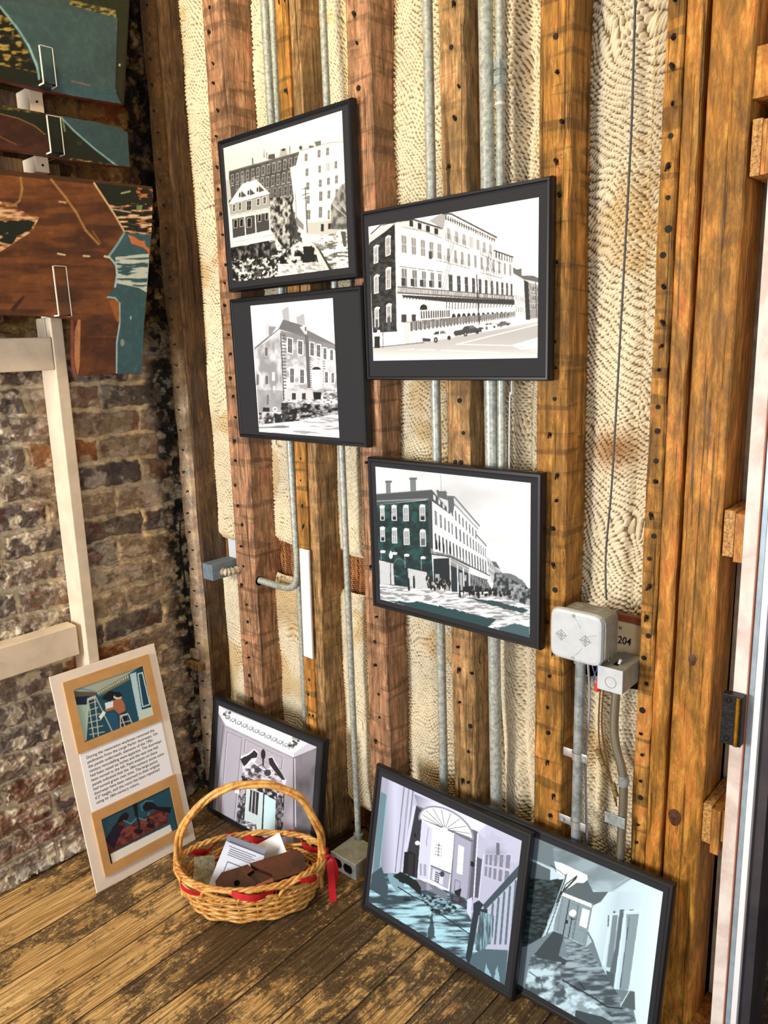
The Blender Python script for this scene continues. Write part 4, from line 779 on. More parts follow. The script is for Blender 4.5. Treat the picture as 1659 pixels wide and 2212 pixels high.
dots(c, [(530, 1090), (740, 1110), (740, 1205), (540, 1190)], 70, 9, (.05, .1, .6, .12), 3, 18); dots(c, [(900, 1170), (1260, 1200), (1260, 1250), (900, 1240)], 70, 8, (.05, .12), 5, 14)
for x, y in ((430, 1090), (630, 790), (655, 795), (690, 820), (745, 830), (980, 1180), (820, 1170), (385, 1110)): c.poly([(x - 8, y), (x + 8, y), (x + 9, y + 90 if y > 1000 else y + 60), (x - 7, y + 90 if y > 1000 else y + 60)], (.05, .09, .11)).ell(x, y - 8, 7, 10, (.06, .1, .12))
c.poly([(845, 1170), (900, 1165), (935, 1160), (925, 1190), (905, 1260), (895, 1215), (860, 1210), (850, 1255)], (.05, .08, .1))
f4 = frame('picture_frame', 'black framed photo of a dark teal corner hotel, below the long hotel photo', (-1.314, 1.422, .826), .502, .398, (.026, .474, .024, .375), c)
# ---- photograph: plaster doorway with a broken scrolled top
def v(x): return (x * .97, x * .955, min(1, x * 1.03))
c = Cv(330, 260, [(368, 185), (1143, 500), (1085, 1400), (333, 1028)], v(.72))
c.poly([(360, 180), (440, 230), (1080, 470), (965, 585), (425, 345)], (.90, .97, .98)).poly([(1080, 470), (1150, 500), (1150, 520), (970, 600), (965, 560)], v(.8)).poly([(365, 185), (430, 345), (415, 370), (360, 250)], v(.9))
c.poly([(330, 300), (425, 350), (340, 1100), (320, 1100)], v(.5)).grad([(360, 240), (425, 350), (350, 1040), (330, 1020)], [v(.42), v(.62)], (340, 600), (420, 600)).line([(408, 350), (350, 1030)], 6, v(.4))
c.poly([(965, 590), (1150, 505), (1090, 1400), (970, 1380)], v(.45)).tex([(975, 590), (1150, 505), (1090, 1400), (970, 1380)], [v(.34), v(.55)], (120, 200), 5, a=.7, o=3)
for k in range(11): x = 440 + 47 * k; y = 285 + 21 * k; c.ell(x, y, 17, 17, v(.55)).ell(x, y - 2, 10, 10, (.86, .93, .95)).line([(x + 20, y - 12), (x + 22, y + 32)], 6, v(.5))
c.line([(425, 345), (965, 585)], 6, v(.9)).line([(430, 362), (968, 600)], 4, v(.55)); dots(c, [(390, 205), (460, 240), (450, 300), (400, 270)], 26, 9, (.35, .6, .9), 4); dots(c, [(930, 420), (1010, 450), (980, 530), (930, 500)], 30, 9, (.35, .6, .3), 6)
for q in ([(440, 400), (560, 450), (505, 1110), (395, 1060)], [(585, 460), (880, 600), (872, 690), (580, 560)]): c.line(q + [q[0]], 5, v(.5)); c.line([(a + 8, b_ + 8) for a, b_ in q + [q[0]]], 4, v(.82))
c.line([(975, 600), (985, 1130)], 7, v(.9)).line([(965, 600), (968, 1130)], 5, v(.4))
c.poly([(548, 600), (625, 560), (655, 535), (690, 560), (690, 590), (660, 640), (700, 660), (730, 690), (770, 690), (800, 640), (770, 600), (800, 585), (835, 640), (860, 700), (910, 770), (880, 900), (700, 840), (560, 760), (570, 660)], v(.95), 1, 6, 3)
c.poly([(548, 620), (625, 575), (655, 545), (688, 570), (680, 600), (640, 610), (580, 680), (556, 640)], v(.16), 1, 5, 4).poly([(772, 605), (800, 595), (832, 655), (905, 770), (870, 770), (800, 680), (775, 640)], v(.16), 1, 4, 5).ell(730, 575, 18, 42, v(.14)).line([(730, 600), (730, 665)], 12, v(.16))
c.tex([(570, 700), (640, 640), (700, 670), (730, 700), (800, 690), (870, 760), (900, 860), (880, 900), (560, 770)], [v(.3), v(.7), v(.9)], (26, 26), 8).ell(688, 700, 25, 22, v(.25)).ell(765, 720, 27, 26, v(.25)).line([(650, 660), (690, 675), (720, 655), (765, 700)], 6, v(.3))
c.tex([(560, 750), (900, 860), (880, 1250), (700, 1180), (520, 1120)], [v(.12), v(.35), v(.8)], (18, 26), 12).poly([(545, 840), (595, 850), (570, 1140), (520, 1120)], v(.3), .7).tex([(545, 840), (595, 850), (570, 1140), (520, 1120)], [v(.2), v(.75)], (14, 20), 13)
c.poly([(600, 850), (735, 880), (720, 1200), (585, 1130)], (.80, .88, .90)).poly([(632, 860), (700, 880), (690, 1060), (620, 1030)], v(.2)).line([(650, 870), (640, 1040)], 9, v(.8)).line([(675, 880), (668, 1050)], 7, v(.75)).poly([(740, 890), (832, 935), (825, 1220), (735, 1190)], (.80, .93, .97)).line([(738, 890), (728, 1190)], 10, v(.15)).poly([(832, 900), (880, 920), (872, 1300), (825, 1240)], v(.2)).tex([(832, 900), (880, 920), (872, 1300), (825, 1240)], [v(.1), v(.6)], (16, 24), 14).rects([(508, 850, 545, 890, 10)], v(.97)).tex([(560, 1100), (680, 1130), (700, 1260), (560, 1180)], [v(.3), v(.9)], (20, 12), 17)
f5 = frame('picture_frame', 'black framed photo of a doorway with a scrolled top, leaning behind the basket', (-1.996, 1.300, 0), .508, .394, (.028, .476, .014, .366), c, lean=math.asin(.067 / .395), rz=.035)
# ---- photograph: hallway with fanlight and stair rail
def q_(x): return (x * .86 + .02, min(1, x * .97 + .04), min(1, x * 1.02 + .055))
def q2(x): return (x * .88, x * .91, min(1, x * 1.02 + .02))
def q_(x): return (x * .76 + .01, min(1, x * .96 + .03), min(1, x * 1.01 + .06))
c = Cv(325, 262, [(238, 168), (1512, 752), (1362, 2090), (105, 1318)], q2(.80))
c.grad([(230, 160), (530, 290), (430, 1060), (140, 1080)], [q2(.62), q2(.88), q2(.78)], (230, 700), (480, 700)).poly([(215, 310), (285, 330), (210, 1060), (150, 1060)], q_(.50)).line([(285, 330), (210, 1050)], 8, q_(.7)).poly([(240, 170), (300, 200), (280, 340), (230, 300)], q2(.7))
for k, (x, s) in enumerate(((440, .5), (465, .85), (485, .6), (505, .9), (525, .5))): c.line([(x, 270), (x - 85, 1040)], 9, q2(s))
c.poly([(530, 290), (1510, 740), (1490, 1010), (1110, 680), (560, 430)], q2(.86)).grad([(530, 330), (1200, 600), (1110, 680), (560, 430)], [q2(.6), q2(.98), q2(.95)], (540, 360), (900, 520)).tex([(1180, 610), (1515, 750), (1480, 1050), (1180, 900)], [q2(.62), q2(.82)], (200, 150), 6, a=.6, o=3)
c.poly([(550, 430), (1110, 670), (1060, 1310), (430, 1060)], q2(.44)).poly([(550, 440), (610, 480), (560, 1110), (430, 1050)], q2(.20)).poly([(520, 440), (550, 430), (460, 860), (440, 860)], q2(.9)).poly([(440, 860), (500, 850), (545, 880), (530, 1110), (425, 1060)], q2(.05)).poly([(480, 870), (530, 880), (510, 1080), (465, 1060)], q2(.15))
t = np.linspace(math.pi, 2 * math.pi, 24); arc = [(822 + 235 * math.cos(a), 640 + 90 * math.cos(a) + 165 * math.sin(a)) for a in t]; c.line(arc, 34, q2(.62)).poly(arc, (.96, 1, 1))
for a in np.linspace(math.pi * 1.08, math.pi * 1.92, 8): c.line([(812, 650), (822 + 225 * math.cos(a), 640 + 90 * math.cos(a) + 155 * math.sin(a))], 6, q2(.4))
c.line([(590, 560), (780, 640), (1050, 745)], 9, q2(.5)).ell(808, 648, 34, 20, (.96, 1, 1)).line([(775, 640), (790, 625), (825, 630), (842, 660)], 5, q2(.5))
c.poly([(600, 560), (900, 690), (850, 1220), (555, 1110)], (.95, .99, 1)).poly([(600, 570), (700, 640), (660, 1110), (560, 1110)], q2(.9)).line([(660, 640), (640, 800)], 6, q2(.6)).rects([(638, 745, 648, 800, 0), (580, 960, 600, 1070, 8), (615, 965, 640, 1075, 8)], q2(.7))
c.wins([(725, 770), (790, 790), (780, 910), (715, 890)], 4, 4, .4, .5, q2(.45)).line([(757, 770), (748, 900)], 5, q2(.3)).poly([(680, 980), (860, 1050), (840, 1200), (670, 1110)], q2(.72)).poly([(700, 1010), (800, 1050), (790, 1160), (690, 1110)], q2(.93)).wins([(722, 1030), (765, 1045), (755, 1145), (715, 1125)], 3, 5, .7, .7, q2(.15)).line([(680, 980), (860, 1055)], 9, q2(.3)).ell(785, 1060, 22, 26, q2(.25))
c.poly([(900, 690), (1060, 770), (1010, 1290), (860, 1220)], q2(.72)).poly([(935, 790), (985, 815), (970, 1065), (918, 1050)], (.96, 1, 1)).line([(925, 960), (975, 975)], 4, q2(.8)).line([(1060, 770), (1020, 1300)], 18, q2(.55)).line([(900, 700), (865, 1220)], 9, q2(.55)).line([(905, 1110), (950, 1130), (940, 1230), (895, 1210), (905, 1110)], 6, q2(.45))
c.poly([(1085, 660), (1110, 690), (1065, 1300), (1030, 1290)], q2(.38)).rects([(1045, 940, 1078, 985, 8), (527, 680, 548, 718, 8)], q2(.05)).poly([(1105, 900), (1150, 925), (1115, 1280), (1065, 1270)], q2(.35)).line([(1110, 690), (1075, 1270)], 12, q2(.97)).line([(1165, 880), (1120, 1290)], 7, q2(.95)).line([(560, 790), (556, 1100)], 5, q2(.1)).ell(560, 775, 22, 20, (1, 1, 1))
c.wins([(1175, 870), (1425, 870), (1400, 1170), (1165, 1080)], 5, 2, .62, .85, q2(.55), q2(.9), .05).rects([(1278, 770, 1308, 880, 6)], q2(.45))
c.poly([(140, 1060), (430, 1050), (850, 1220), (1060, 1310), (1050, 1500), (1362, 2090), (100, 1330)], q_(.55)).tex([(140, 1060), (430, 1050), (850, 1220), (1060, 1310), (1050, 1640), (1362, 2110), (100, 1330)], [q_(.25), q_(.55), q_(.75), q_(.85)], (150, 26), 21, [.36, .46, .56, .66])
c.poly([(140, 1060), (230, 995), (290, 1180), (280, 1300), (125, 1200)], q_(.28)).poly([(280, 1070), (310, 1045), (430, 1130), (440, 1200), (370, 1230), (300, 1130)], q_(.62)).poly([(335, 1080), (400, 1035), (550, 1120), (600, 1180), (590, 1260), (470, 1160), (400, 1130)], (.05, .09, .10), 1, 12, 4).poly([(545, 1110), (660, 1140), (830, 1230), (830, 1300), (700, 1230), (600, 1200)], q2(.5)).poly([(640, 1120), (700, 1200), (640, 1210)], q2(.65))
c.tex([(600, 1240), (860, 1310), (920, 1370), (880, 1430), (700, 1420), (600, 1300)], [q_(.05), q_(.3), q_(.7)], (26, 16), 25).line([(380, 1180), (520, 1270), (640, 1320), (720, 1400), (860, 1490), (1045, 1620)], 10, q_(.12)).poly([(690, 1400), (720, 1650), (650, 1660), (660, 1560)], q_(.2), .85, 10, 5).ell(460, 1295, 35, 16, q_(.12)).poly([(895, 1260), (945, 1280), (930, 1320), (875, 1290)], q2(.9)).poly([(895, 1215), (960, 1190), (950, 1270), (905, 1250)], q2(.1)).poly([(850, 1230), (1010, 1300), (1010, 1380), (870, 1310)], q2(.18), .8)
c.poly([(1160, 1340), (1490, 970), (1480, 1075), (1170, 1400)], q_(.28)).poly([(1170, 1400), (1480, 1090), (1400, 1720), (1200, 1640), (1110, 1560)], q2(.80))
for k in range(5): x = 1250 + 52 * k; c.line([(x, 1330 - k * 52), (x - 30 - k * 3, 1700)], 20, q_(.42))
c.poly([(1070, 1330), (1120, 1300), (1165, 1340), (1140, 1380), (1200, 1380), (1200, 1420), (1120, 1440), (1060, 1800), (1040, 1960), (1000, 1830), (1070, 1400)], q_(.16)).tex([(1130, 1400), (1260, 1440), (1250, 1640), (1150, 1790), (1090, 1760)], [q_(.3), q_(.7)], (12, 130), 27).poly([(1020, 1290), (1060, 1270), (1050, 1480), (1010, 1400)], q2(.9)).poly([(1060, 1800), (1160, 1750), (1390, 1760), (1362, 2090), (1030, 1900)], q_(.38)).poly([(1170, 2000), (1190, 1890), (1240, 2010)], q_(.72), 1, 8, 3).poly([(1260, 2040), (1290, 1900), (1320, 2060)], q_(.72), 1, 8, 6).poly([(1090, 1960), (1110, 1920), (1140, 1980)], q_(.7), 1, 8, 7)
f6 = frame('picture_frame', 'black framed photo of a ruined hallway with fanlight and stair rail, leaning on the floor', (-1.286, 1.290, 0), .483, .402, (.0235, .457, .026, .3745), c, lean=math.asin(.084 / .402), dep=.016)
# ---- photograph: curved stair hall with two open doorways
def q_(x): return (x * .86 + .02, min(1, x * .97 + .04), min(1, x * 1.02 + .055))
c = Cv(330, 262, [(-620, -250), (1424, 650), (1247, 2140), (-500, 1176)], q_(.78))
c.grad([(-620, -250), (1424, 650), (1400, 900), (850, 640), (-600, 0)], [q_(.45), q_(.6), q_(.86), q_(.93)], (300, 200), (1350, 800)).tex([(240, 150), (1100, 500), (850, 660), (300, 500)], [q_(.45), q_(.68)], (200, 120), 4, a=.6, o=3)
c.poly([(240, 400), (620, 500), (700, 650), (700, 780), (340, 1000), (-600, 600), (-600, 0)], q_(.35)).poly([(270, 310), (350, 330), (620, 460), (630, 510), (590, 545), (520, 540), (380, 650), (330, 480)], (.93, 1, 1)).poly([(240, 380), (390, 480), (250, 510)], q_(.85)).line([(240, 350), (410, 470)], 6, q_(.1))
c.tex([(240, 510), (400, 500), (270, 960), (190, 1200), (150, 1250), (-500, 1100), (-500, 400)], [(.05, .09, .10), (.12, .18, .2), (.2, .28, .3)], (40, 16), 6)
c.line([(400, 470), (330, 760), (275, 940)], 16, q_(.7)).poly([(385, 650), (400, 620), (345, 900), (335, 1020), (260, 1115), (270, 960)], q_(.85))
for k in range(12): t = k / 11; c.line([(515 - 130 * t, 480 + 150 * t), (500 - 130 * t, 510 + 150 * t)], 12, q_(.05)); c.line([(385 - 110 * t, 640 + 420 * t), (375 - 110 * t, 665 + 420 * t)], 9, q_(.08))
c.line([(515, 470), (410, 560), (385, 640)], 12, q_(.15)).line([(410, 450), (400, 520), (340, 740)], 10, q_(.08))
c.poly([(420, 610), (500, 560), (700, 640), (850, 640), (780, 740), (760, 900), (700, 770), (400, 640)], q_(.36)).poly([(395, 640), (690, 760), (690, 800), (390, 675)], (.92, .99, 1))
c.poly([(385, 680), (690, 800), (660, 1170), (335, 1010)], q_(.58)).line([(560, 760), (530, 1100)], 8, q_(.4)).line([(465, 720), (430, 1080)], 9, q_(.06)).rects([(448, 915, 468, 950, 3)], q_(.05)).line([(395, 700), (375, 1010)], 5, q_(.4)).line([(480, 750), (550, 775), (520, 1090)], 5, q_(.45)).poly([(600, 800), (675, 830), (655, 1005), (580, 970)], (.92, .99, 1)).line([(590, 1010), (650, 1035), (635, 1130)], 5, q_(.45)).line([(700, 760), (655, 1175)], 10, q_(.5))
c.line([(505, 880), (468, 1260)], 8, q_(.05)).line([(485, 880), (505, 915), (535, 905)], 8, q_(.05)).ell(508, 850, 36, 36, (.92, 1, 1), .9)
c.grad([(700, 780), (780, 740), (850, 640), (1424, 650), (1300, 2140), (1160, 1840), (820, 1360), (670, 1030)], [q_(.95), q_(.82), q_(.88), q_(.97)], (700, 900), (1350, 1000)).line([(670, 1040), (720, 1120), (820, 1360)], 16, q_(.45))
c.poly([(860, 870), (1205, 820), (1120, 1570), (1040, 1540), (970, 1380), (880, 1390), (825, 1350)], q_(.86)).poly([(905, 880), (960, 880), (925, 1380), (870, 1370)], q_(.52)).poly([(975, 825), (1020, 825), (985, 1200), (950, 1560), (900, 1440), (945, 1200)], q_(.38)).poly([(1045, 880), (1170, 880), (1170, 905), (1090, 1580), (1000, 1590), (1050, 1100)], q_(.58)).line([(1075, 900), (1010, 1560)], 5, q_(.1)).line([(1190, 830), (1110, 1570)], 22, q_(.95)).line([(1030, 850), (960, 1560)], 22, q_(.92)).line([(890, 880), (840, 1350)], 14, q_(.93)).rects([(860, 880, 872, 990, 0)], q_(.3)).rects([(1075, 828, 1118, 850, 0), (912, 838, 932, 858, 0)], q_(.3)).line([(1020, 850), (1200, 835)], 14, q_(.95)).line([(1045, 880), (1170, 880)], 9, q_(.5))
c.poly([(340, 1015), (660, 1180), (720, 1130), (830, 1370), (960, 1570), (1100, 1590), (1170, 1850), (1247, 2140), (-500, 1176), (100, 1150)], q_(.48)).tex([(340, 1015), (660, 1180), (830, 1370), (960, 1570), (1170, 1850), (1247, 2140), (130, 1525), (160, 1250)], [q_(.28), q_(.48), q_(.68)], (130, 26), 9)
c.poly([(340, 1020), (440, 1060), (410, 1250), (500, 1300), (470, 1340), (260, 1290), (180, 1230), (260, 1120)], q_(.24)).poly([(440, 1080), (560, 1130), (680, 1180), (820, 1370), (500, 1280), (410, 1250)], q_(.5)).tex([(440, 1080), (680, 1180), (820, 1370), (500, 1280)], [q_(.35), q_(.65)], (60, 14), 14)
c.tex([(150, 1250), (440, 1310), (450, 1500), (600, 1700), (610, 1790), (130, 1525)], [q_(.3), q_(.6), q_(.85)], (60, 50), 17).tex([(460, 1480), (700, 1620), (960, 1820), (900, 1830), (600, 1730)], [q_(.6), q_(.9)], (60, 30), 19).line([(150, 1380), (270, 1460), (300, 1560)], 8, q_(.3)).poly([(610, 1730), (860, 1800), (950, 1850), (1000, 2000), (610, 1800)], q_(.25)).line([(470, 1470), (740, 1620), (900, 1720), (1040, 1740)], 12, q_(.15)).line([(620, 1490), (680, 1560)], 10, q_(.15)).poly([(870, 1400), (950, 1440), (945, 1570), (880, 1460)], q_(.33)).poly([(1100, 1590), (1150, 1600), (1160, 1760), (1020, 1720)], q_(.35)).line([(1020, 1720), (1100, 1590)], 8, q_(.95)).line([(920, 580), (1050, 490)], 3, q_(.9))
f7 = frame('picture_frame', 'black framed photo of a bare stair hall with two doorways, leaning rightmost', (-.995, 1.3110, 0), .508, .404, (.022, .486, .022, .379), c, lean=math.asin(.080 / .404), rz=.03, dep=.016)
# ================================================================ painted board pieces on the brick wall
BRD = attr('old_painted_board', .42, .45, .35, 90, .35)
EDGE = simple('red_brown_board_edge', (.42, .16, .08), .6, var=.3, sc=60)
def board(label, quad, y0, y1, z0, z1, outline, draw, X=-2.0, th=.02, parts=None):
    W_, H_ = y1 - y0, z1 - z0; c = Cv(int(W_ / .0017), int(H_ / .0017), quad, (.4, .22, .1)); draw(c)
    o = empty('painted_board', (X, y0, z0), label=label, cat='board', group='painted board fragments')
    Hi = np.linalg.inv(c.H); pts = [happ(Hi, x, y) for x, y in outline]; pl = [(u * W_, H_ - vv * H_) for u, vv in pts]
    ar = sum(a[0] * b_[1] - b_[0] * a[1] for a, b_ in zip(pl, pl[1:] + pl[:1]))
    if ar < 0: pl = pl[::-1]
    MB().prism(pl, -.0008, -th, lambda u, w_, d: (d, u, w_)).build('plank', EDGE, o)
    sheet('painted_face', c, (0, 0, H_), (0, W_, 0), (0, 0, -H_), BRD, o, keep=outline)
    return o
TEAL = (.25, .335, .345); DG = (.07, .11, .06); BR = (.47, .27, .12); PALE = (.50, .68, .70)
def dA(c):
    full = [(-500, -500), (330, -300), (330, 320), (-400, 200)]
    c.poly(full, DG).tex([(-400, -100), (0, 10), (85, 140), (85, 200), (-400, 150)], [(.05, .07, .03), (.12, .13, .05), (.45, .36, .16), (.7, .6, .3)], (14, 7), 3, [.44, .5, .58, .66])
    c.poly([(-400, 95), (0, 140), (85, 158), (85, 195), (-400, 150)], DG)
    c.poly([(-420, -470), (140, -60), (150, 5), (255, 37), (250, 190), (262, 224), (115, 200), (80, 140), (62, 98), (40, 62), (0, 12), (-300, -200)], TEAL).tex([(0, 0), (255, 37), (255, 200), (100, 190)], [(.20, .32, .35), (.27, .40, .42)], (60, 60), 5, a=.5)
    c.line([(-300, -200), (0, 14), (40, 64), (62, 99), (80, 140), (84, 170)], 5, PALE).line([(60, 95), (82, 150)], 4, (.62, .80, .82)).poly([(140, -60), (150, 0), (255, 35), (250, 200), (262, 226), (277, 0)], (.13, .17, .08)).tex([(150, -2), (250, 22), (250, 38), (150, 10)], [(.2, .2, .1), (.65, .6, .36)], (10, 5), 7)
    c.line([(255, 38), (250, 190), (262, 222)], 3, (.07, .1, .09)).poly([(115, 165), (245, 195), (262, 224), (115, 198)], (.22, .36, .40)).rects([(153, 172, 195, 176, 10)], (.5, .42, .34)).ell(258, 140, 2.4, 3, (.8, .8, .7))
board('teal and dark green painted panel corner on the topmost acrylic hook', [(-418.2, -471.4), (278.0, -177.8), (320.9, 284.4), (-314.0, 156.4)], .6, 1.30, 2.10, 2.62, [(-418, -471), (20, -280), (277, -170), (280, 8), (277, 60), (272, 150), (268, 226), (262, 225), (190, 214), (100, 196), (0, 172), (-310, 130)], dA)
def dB(c):
    c.poly([(-400, 0), (320, 200), (320, 420), (-400, 400)], DG).tex([(0, 225), (120, 240), (130, 252), (0, 236)], [(.1, .1, .05), (.5, .45, .2)], (10, 5), 3)
    c.poly([(-400, 180), (0, 246), (40, 256), (75, 272), (97, 290), (112, 310), (102, 332), (-400, 330)], (.27, .12, .06)).tex([(-400, 180), (0, 246), (75, 272), (112, 310), (102, 332), (-400, 330)], [(.2, .09, .05), (.33, .17, .09)], (30, 12), 4, a=.7).line([(0, 246), (40, 256), (75, 272), (97, 290)], 2.5, (.55, .42, .18)).line([(0, 295), (35, 312)], 3, (.5, .3, .14))
    c.poly([(130, 250), (200, 262), (250, 272), (277, 285), (282, 362), (252, 358), (205, 322), (160, 283)], (.21, .32, .345)).line([(130, 252), (160, 283), (205, 322), (252, 358)], 4, PALE).line([(134, 254), (140, 283)], 4, (.55, .66, .50), .8).poly([(165, 305), (178, 305), (176, 313), (166, 312)], (.18, .22, .12))
    c.tex([(150, 340), (250, 355), (245, 362), (150, 348)], [(.08, .1, .05), (.55, .5, .3)], (8, 4), 6)
board('narrow teal and dark green painted fragment on the middle hook', [(-319.6, 122.5), (290.4, 253.0), (303.4, 388.4), (-290.1, 300.1)], .6, 1.26, 1.97, 2.13, [(-310, 180), (0, 226), (130, 250), (200, 262), (255, 274), (276, 286), (281, 361), (250, 358), (200, 352), (150, 346), (100, 335), (0, 322), (-290, 290)], dB)
def dC(c):
    full = [(-400, 200), (400, 300), (400, 900), (-400, 900)]
    c.poly(full, BR).tex(full, [(.30, .16, .06), (.46, .27, .11), (.60, .36, .16)], (70, 12), 4, a=.8).tex(full, [(.26, .12, .05), BR], (60, 50), 9, a=.35)
    c.poly([(-400, 250), (0, 366), (330, 402), (330, 412), (0, 378), (-400, 300)], (.30, .18, .07))
    c.line([(45, 385), (48, 410), (42, 435), (28, 445)], 5, (.72, .55, .32), .8).line([(110, 388), (140, 425), (165, 460), (185, 498), (213, 528)], 5, (.76, .56, .32), .85).line([(200, 500), (217, 525)], 4, (.66, .44, .18), .7).line([(10, 440), (35, 445)], 7, (.75, .58, .36), .7)
    c.tex([(0, 435), (30, 450), (85, 470), (70, 500), (0, 545), (-200, 540), (-200, 430)], [(.5, .28, .13), (.80, .56, .36), (.9, .8, .66)], (20, 5), 12).poly([(-200, 475), (75, 478), (68, 495), (35, 510), (30, 525), (-200, 535)], DG, 1, 4, 3, 12).tex([(-200, 480), (30, 500), (30, 525), (-200, 535)], [DG, DG, (.85, .7, .55)], (16, 5), 14, [.3, .55, .66])
    c.poly([(203, 395), (330, 410), (328, 510), (268, 502), (246, 462), (225, 425), (210, 410)], DG).tex([(230, 440), (330, 440), (330, 510), (268, 502)], [DG, DG, (.82, .50, .30), (.9, .82, .70)], (22, 5), 15, [.3, .46, .54, .62]).tex([(290, 405), (330, 410), (330, 450), (300, 430)], [DG, (.82, .50, .28)], (12, 8), 16, [.48, .56]).line([(203, 396), (225, 430), (246, 462), (268, 500)], 4, (.88, .76, .55)).line([(240, 452), (282, 459)], 3, (.8, .72, .6)).line([(262, 418), (280, 414)], 4, (.66, .66, .48)).poly([(294, 445), (308, 443), (305, 455), (295, 454)], (.45, .58, .36))
    T2 = (.24, .39, .42)
    c.poly([(268, 502), (328, 508), (322, 560), (316, 640), (312, 700), (306, 810), (250, 810), (254, 730), (259, 655), (248, 643), (232, 642), (248, 620), (252, 590), (250, 572), (234, 553), (252, 530), (262, 515)], T2)
    c.poly([(250, 555), (322, 548), (318, 632), (250, 620)], (.82, .85, .82), 1, 2.5, 4, 20).tex([(250, 560), (320, 556), (317, 622), (252, 612)], [(.84, .87, .84), (.84, .87, .84), T2, T2], (34, 4.5), 19, [.3, .50, .55, .7]).poly([(252, 612), (300, 622), (316, 632), (316, 645), (246, 640)], T2)
    c.poly([(276, 508), (290, 512), (300, 520), (312, 520), (314, 532), (326, 540), (324, 550), (308, 535), (284, 527)], (.84, .50, .28), 1, 2, 5, 12).line([(234, 553), (250, 572), (253, 590), (248, 620)], 4, (.72, .84, .86)).line([(268, 504), (252, 530), (236, 552)], 5, (.55, .70, .74)).line([(232, 642), (248, 643), (258, 655), (258, 700), (252, 740), (251, 808)], 3.5, (.70, .82, .84)).ell(264, 740, 4.5, 8, (.62, .66, .62)).ell(282, 686, 1.8, 4, (.7, .8, .8)).line([(322, 560), (316, 660), (306, 805)], 2, (.68, .80, .80))
    c.poly([(234, 648), (257, 650), (258, 700), (250, 690)], (.72, .42, .18), .8).line([(195, 727), (250, 727)], 3, (.74, .50, .28)).tex([(170, 700), (250, 700), (250, 810), (170, 810)], [(.28, .13, .05), (.46, .26, .10)], (30, 30), 23, a=.7).poly([(168, 690), (174, 690), (173, 740), (172, 790), (167, 812), (160, 780), (160, 720)], (.80, .56, .36)).line([(125, 548), (140, 551)], 4, (.88, .82, .66)).line([(180, 553), (193, 554)], 4, (.88, .82, .66)).line([(226, 554), (236, 556)], 5, (.9, .84, .66)).line([(128, 436), (142, 438)], 4, (.85, .72, .5)).poly([(22, 668), (48, 640), (54, 640), (32, 672)], (.20, .09, .04), .8)  # pale strip at the lower left paints in the board's lit edge
board('large brown board with teal and chipped green paint, under the other two fragments', [(-292.0, 289.2), (336.9, 385.3), (376.8, 820.0), (-197.6, 857.7)], .6, 1.31, 1.42, 1.98, [(-290, 330), (0, 366), (200, 388), (328, 403), (331, 412), (328, 500), (323, 560), (317, 640), (312, 700), (306, 808), (250, 808), (200, 811), (171, 812), (166, 812), (160, 780), (160, 690), (100, 683), (0, 680), (-240, 678)], dC)
# cream blocks and acrylic hooks carrying them
ACR, nt, b_ = mat('clear_acrylic', (.96, .98, .98), .08); b_.inputs['Transmission Weight'].default_value = 1; b_.inputs['IOR'].default_value = 1.12
RIM = simple('acrylic_edge_glint', (.93, .93, .88), .25, 0, .8)  # whitish colour paints in the light caught by the polished edges
def hook(label, y0, y1, z0, z1, up=None):
    X = -1.975; o = empty('acrylic_hook', (X, y0, z0), label=label, cat='hook', group='clear acrylic hooks'); w_ = y1 - y0; h = z1 - z0
    MB().box(-.003, 0, .002, w_ - .002, .0, h).box(-.105, 0, .002, w_ - .002, -.003, 0).box(-.105, -.102, .002, w_ - .002, -.05, 0).build('sheet', ACR, o)
    b = MB()
    for y in (0, w_ - .002): b.box(-.0032, .0002, y, y + .0022, 0, h, 0).box(-.100, .0, y, y + .0022, -.0032, .0002, 0)
    b.box(-.0032, .0002, 0, w_, h - .0012, h).build('rim', RIM, o); return o
hook('clear acrylic hook in front of the topmost teal panel', 1.000, 1.034, 2.158, 2.242)
hook('clear acrylic hook in front of the narrow middle fragment', .998, 1.034, 2.000, 2.085)
hook('clear acrylic hook in front of the large brown board', .967, 1.003, 1.604, 1.726)
for lab, y0, z0, h in (('cream wooden block between the two upper board fragments', .983, 2.098, .058), ('cream wooden block just above the large brown board', .978, 1.958, .038)):
    o = empty('wall_block', (-2.06, y0, z0), label=lab, cat='block', group='cream wall blocks')
    MB().box(-.034, .038, 0, .035, 0, h, .002).build('block', CREAM, o); MB().box(-.085, -.034, -.35, .10, -.004, h + .004, .002).build('backing_strip', W_DARK, o); MB().cyl((.038, .018, h * .45), (1, 0, 0), .003, .0012, 12).build('screw', INK, o)
# ================================================================ sign board leaning on the wall
o = empty('sign_board', (-1.9105, .842, 0), (-math.asin(.137 / .637), 0, math.atan2(.324, .015)), 'cream sign board with two tan matted pictures and printed text, leaning by the brick wall', 'sign')
SB = simple('cream_sign_board', (.93, .87, .80), .6, var=.03, sc=12); TAN = simple('tan_mat', (.80, .60, .36), .7, var=.07, sc=14); WP = simple('white_paper', (.97, .97, .98), .6)
MB().box(0, .324, 0, .006, 0, .637, .0008).build('board', SB, o)
MB().box(.0345, .2935, -.0015, 0, .226, .400, 0).build('text_panel', WP, o)
def matp(x0, x1, z0, z1, a0, a1, b0, b1): return MB().box(x0, x1, -.005, 0, z0, b0).box(x0, x1, -.005, 0, b1, z1).box(x0, a0, -.005, 0, b0, b1).box(a1, x1, -.005, 0, b0, b1).build('tan_mat', TAN, o)
matp(.0305, .297, .4005, .611, .055, .272, .4265, .582); matp(.0305, .302, .033, .224, .053, .275, .061, .196)
c = Cv(150, 110, [(298, 418), (872, 235), (965, 625), (400, 858)], (.10, .30, .38))
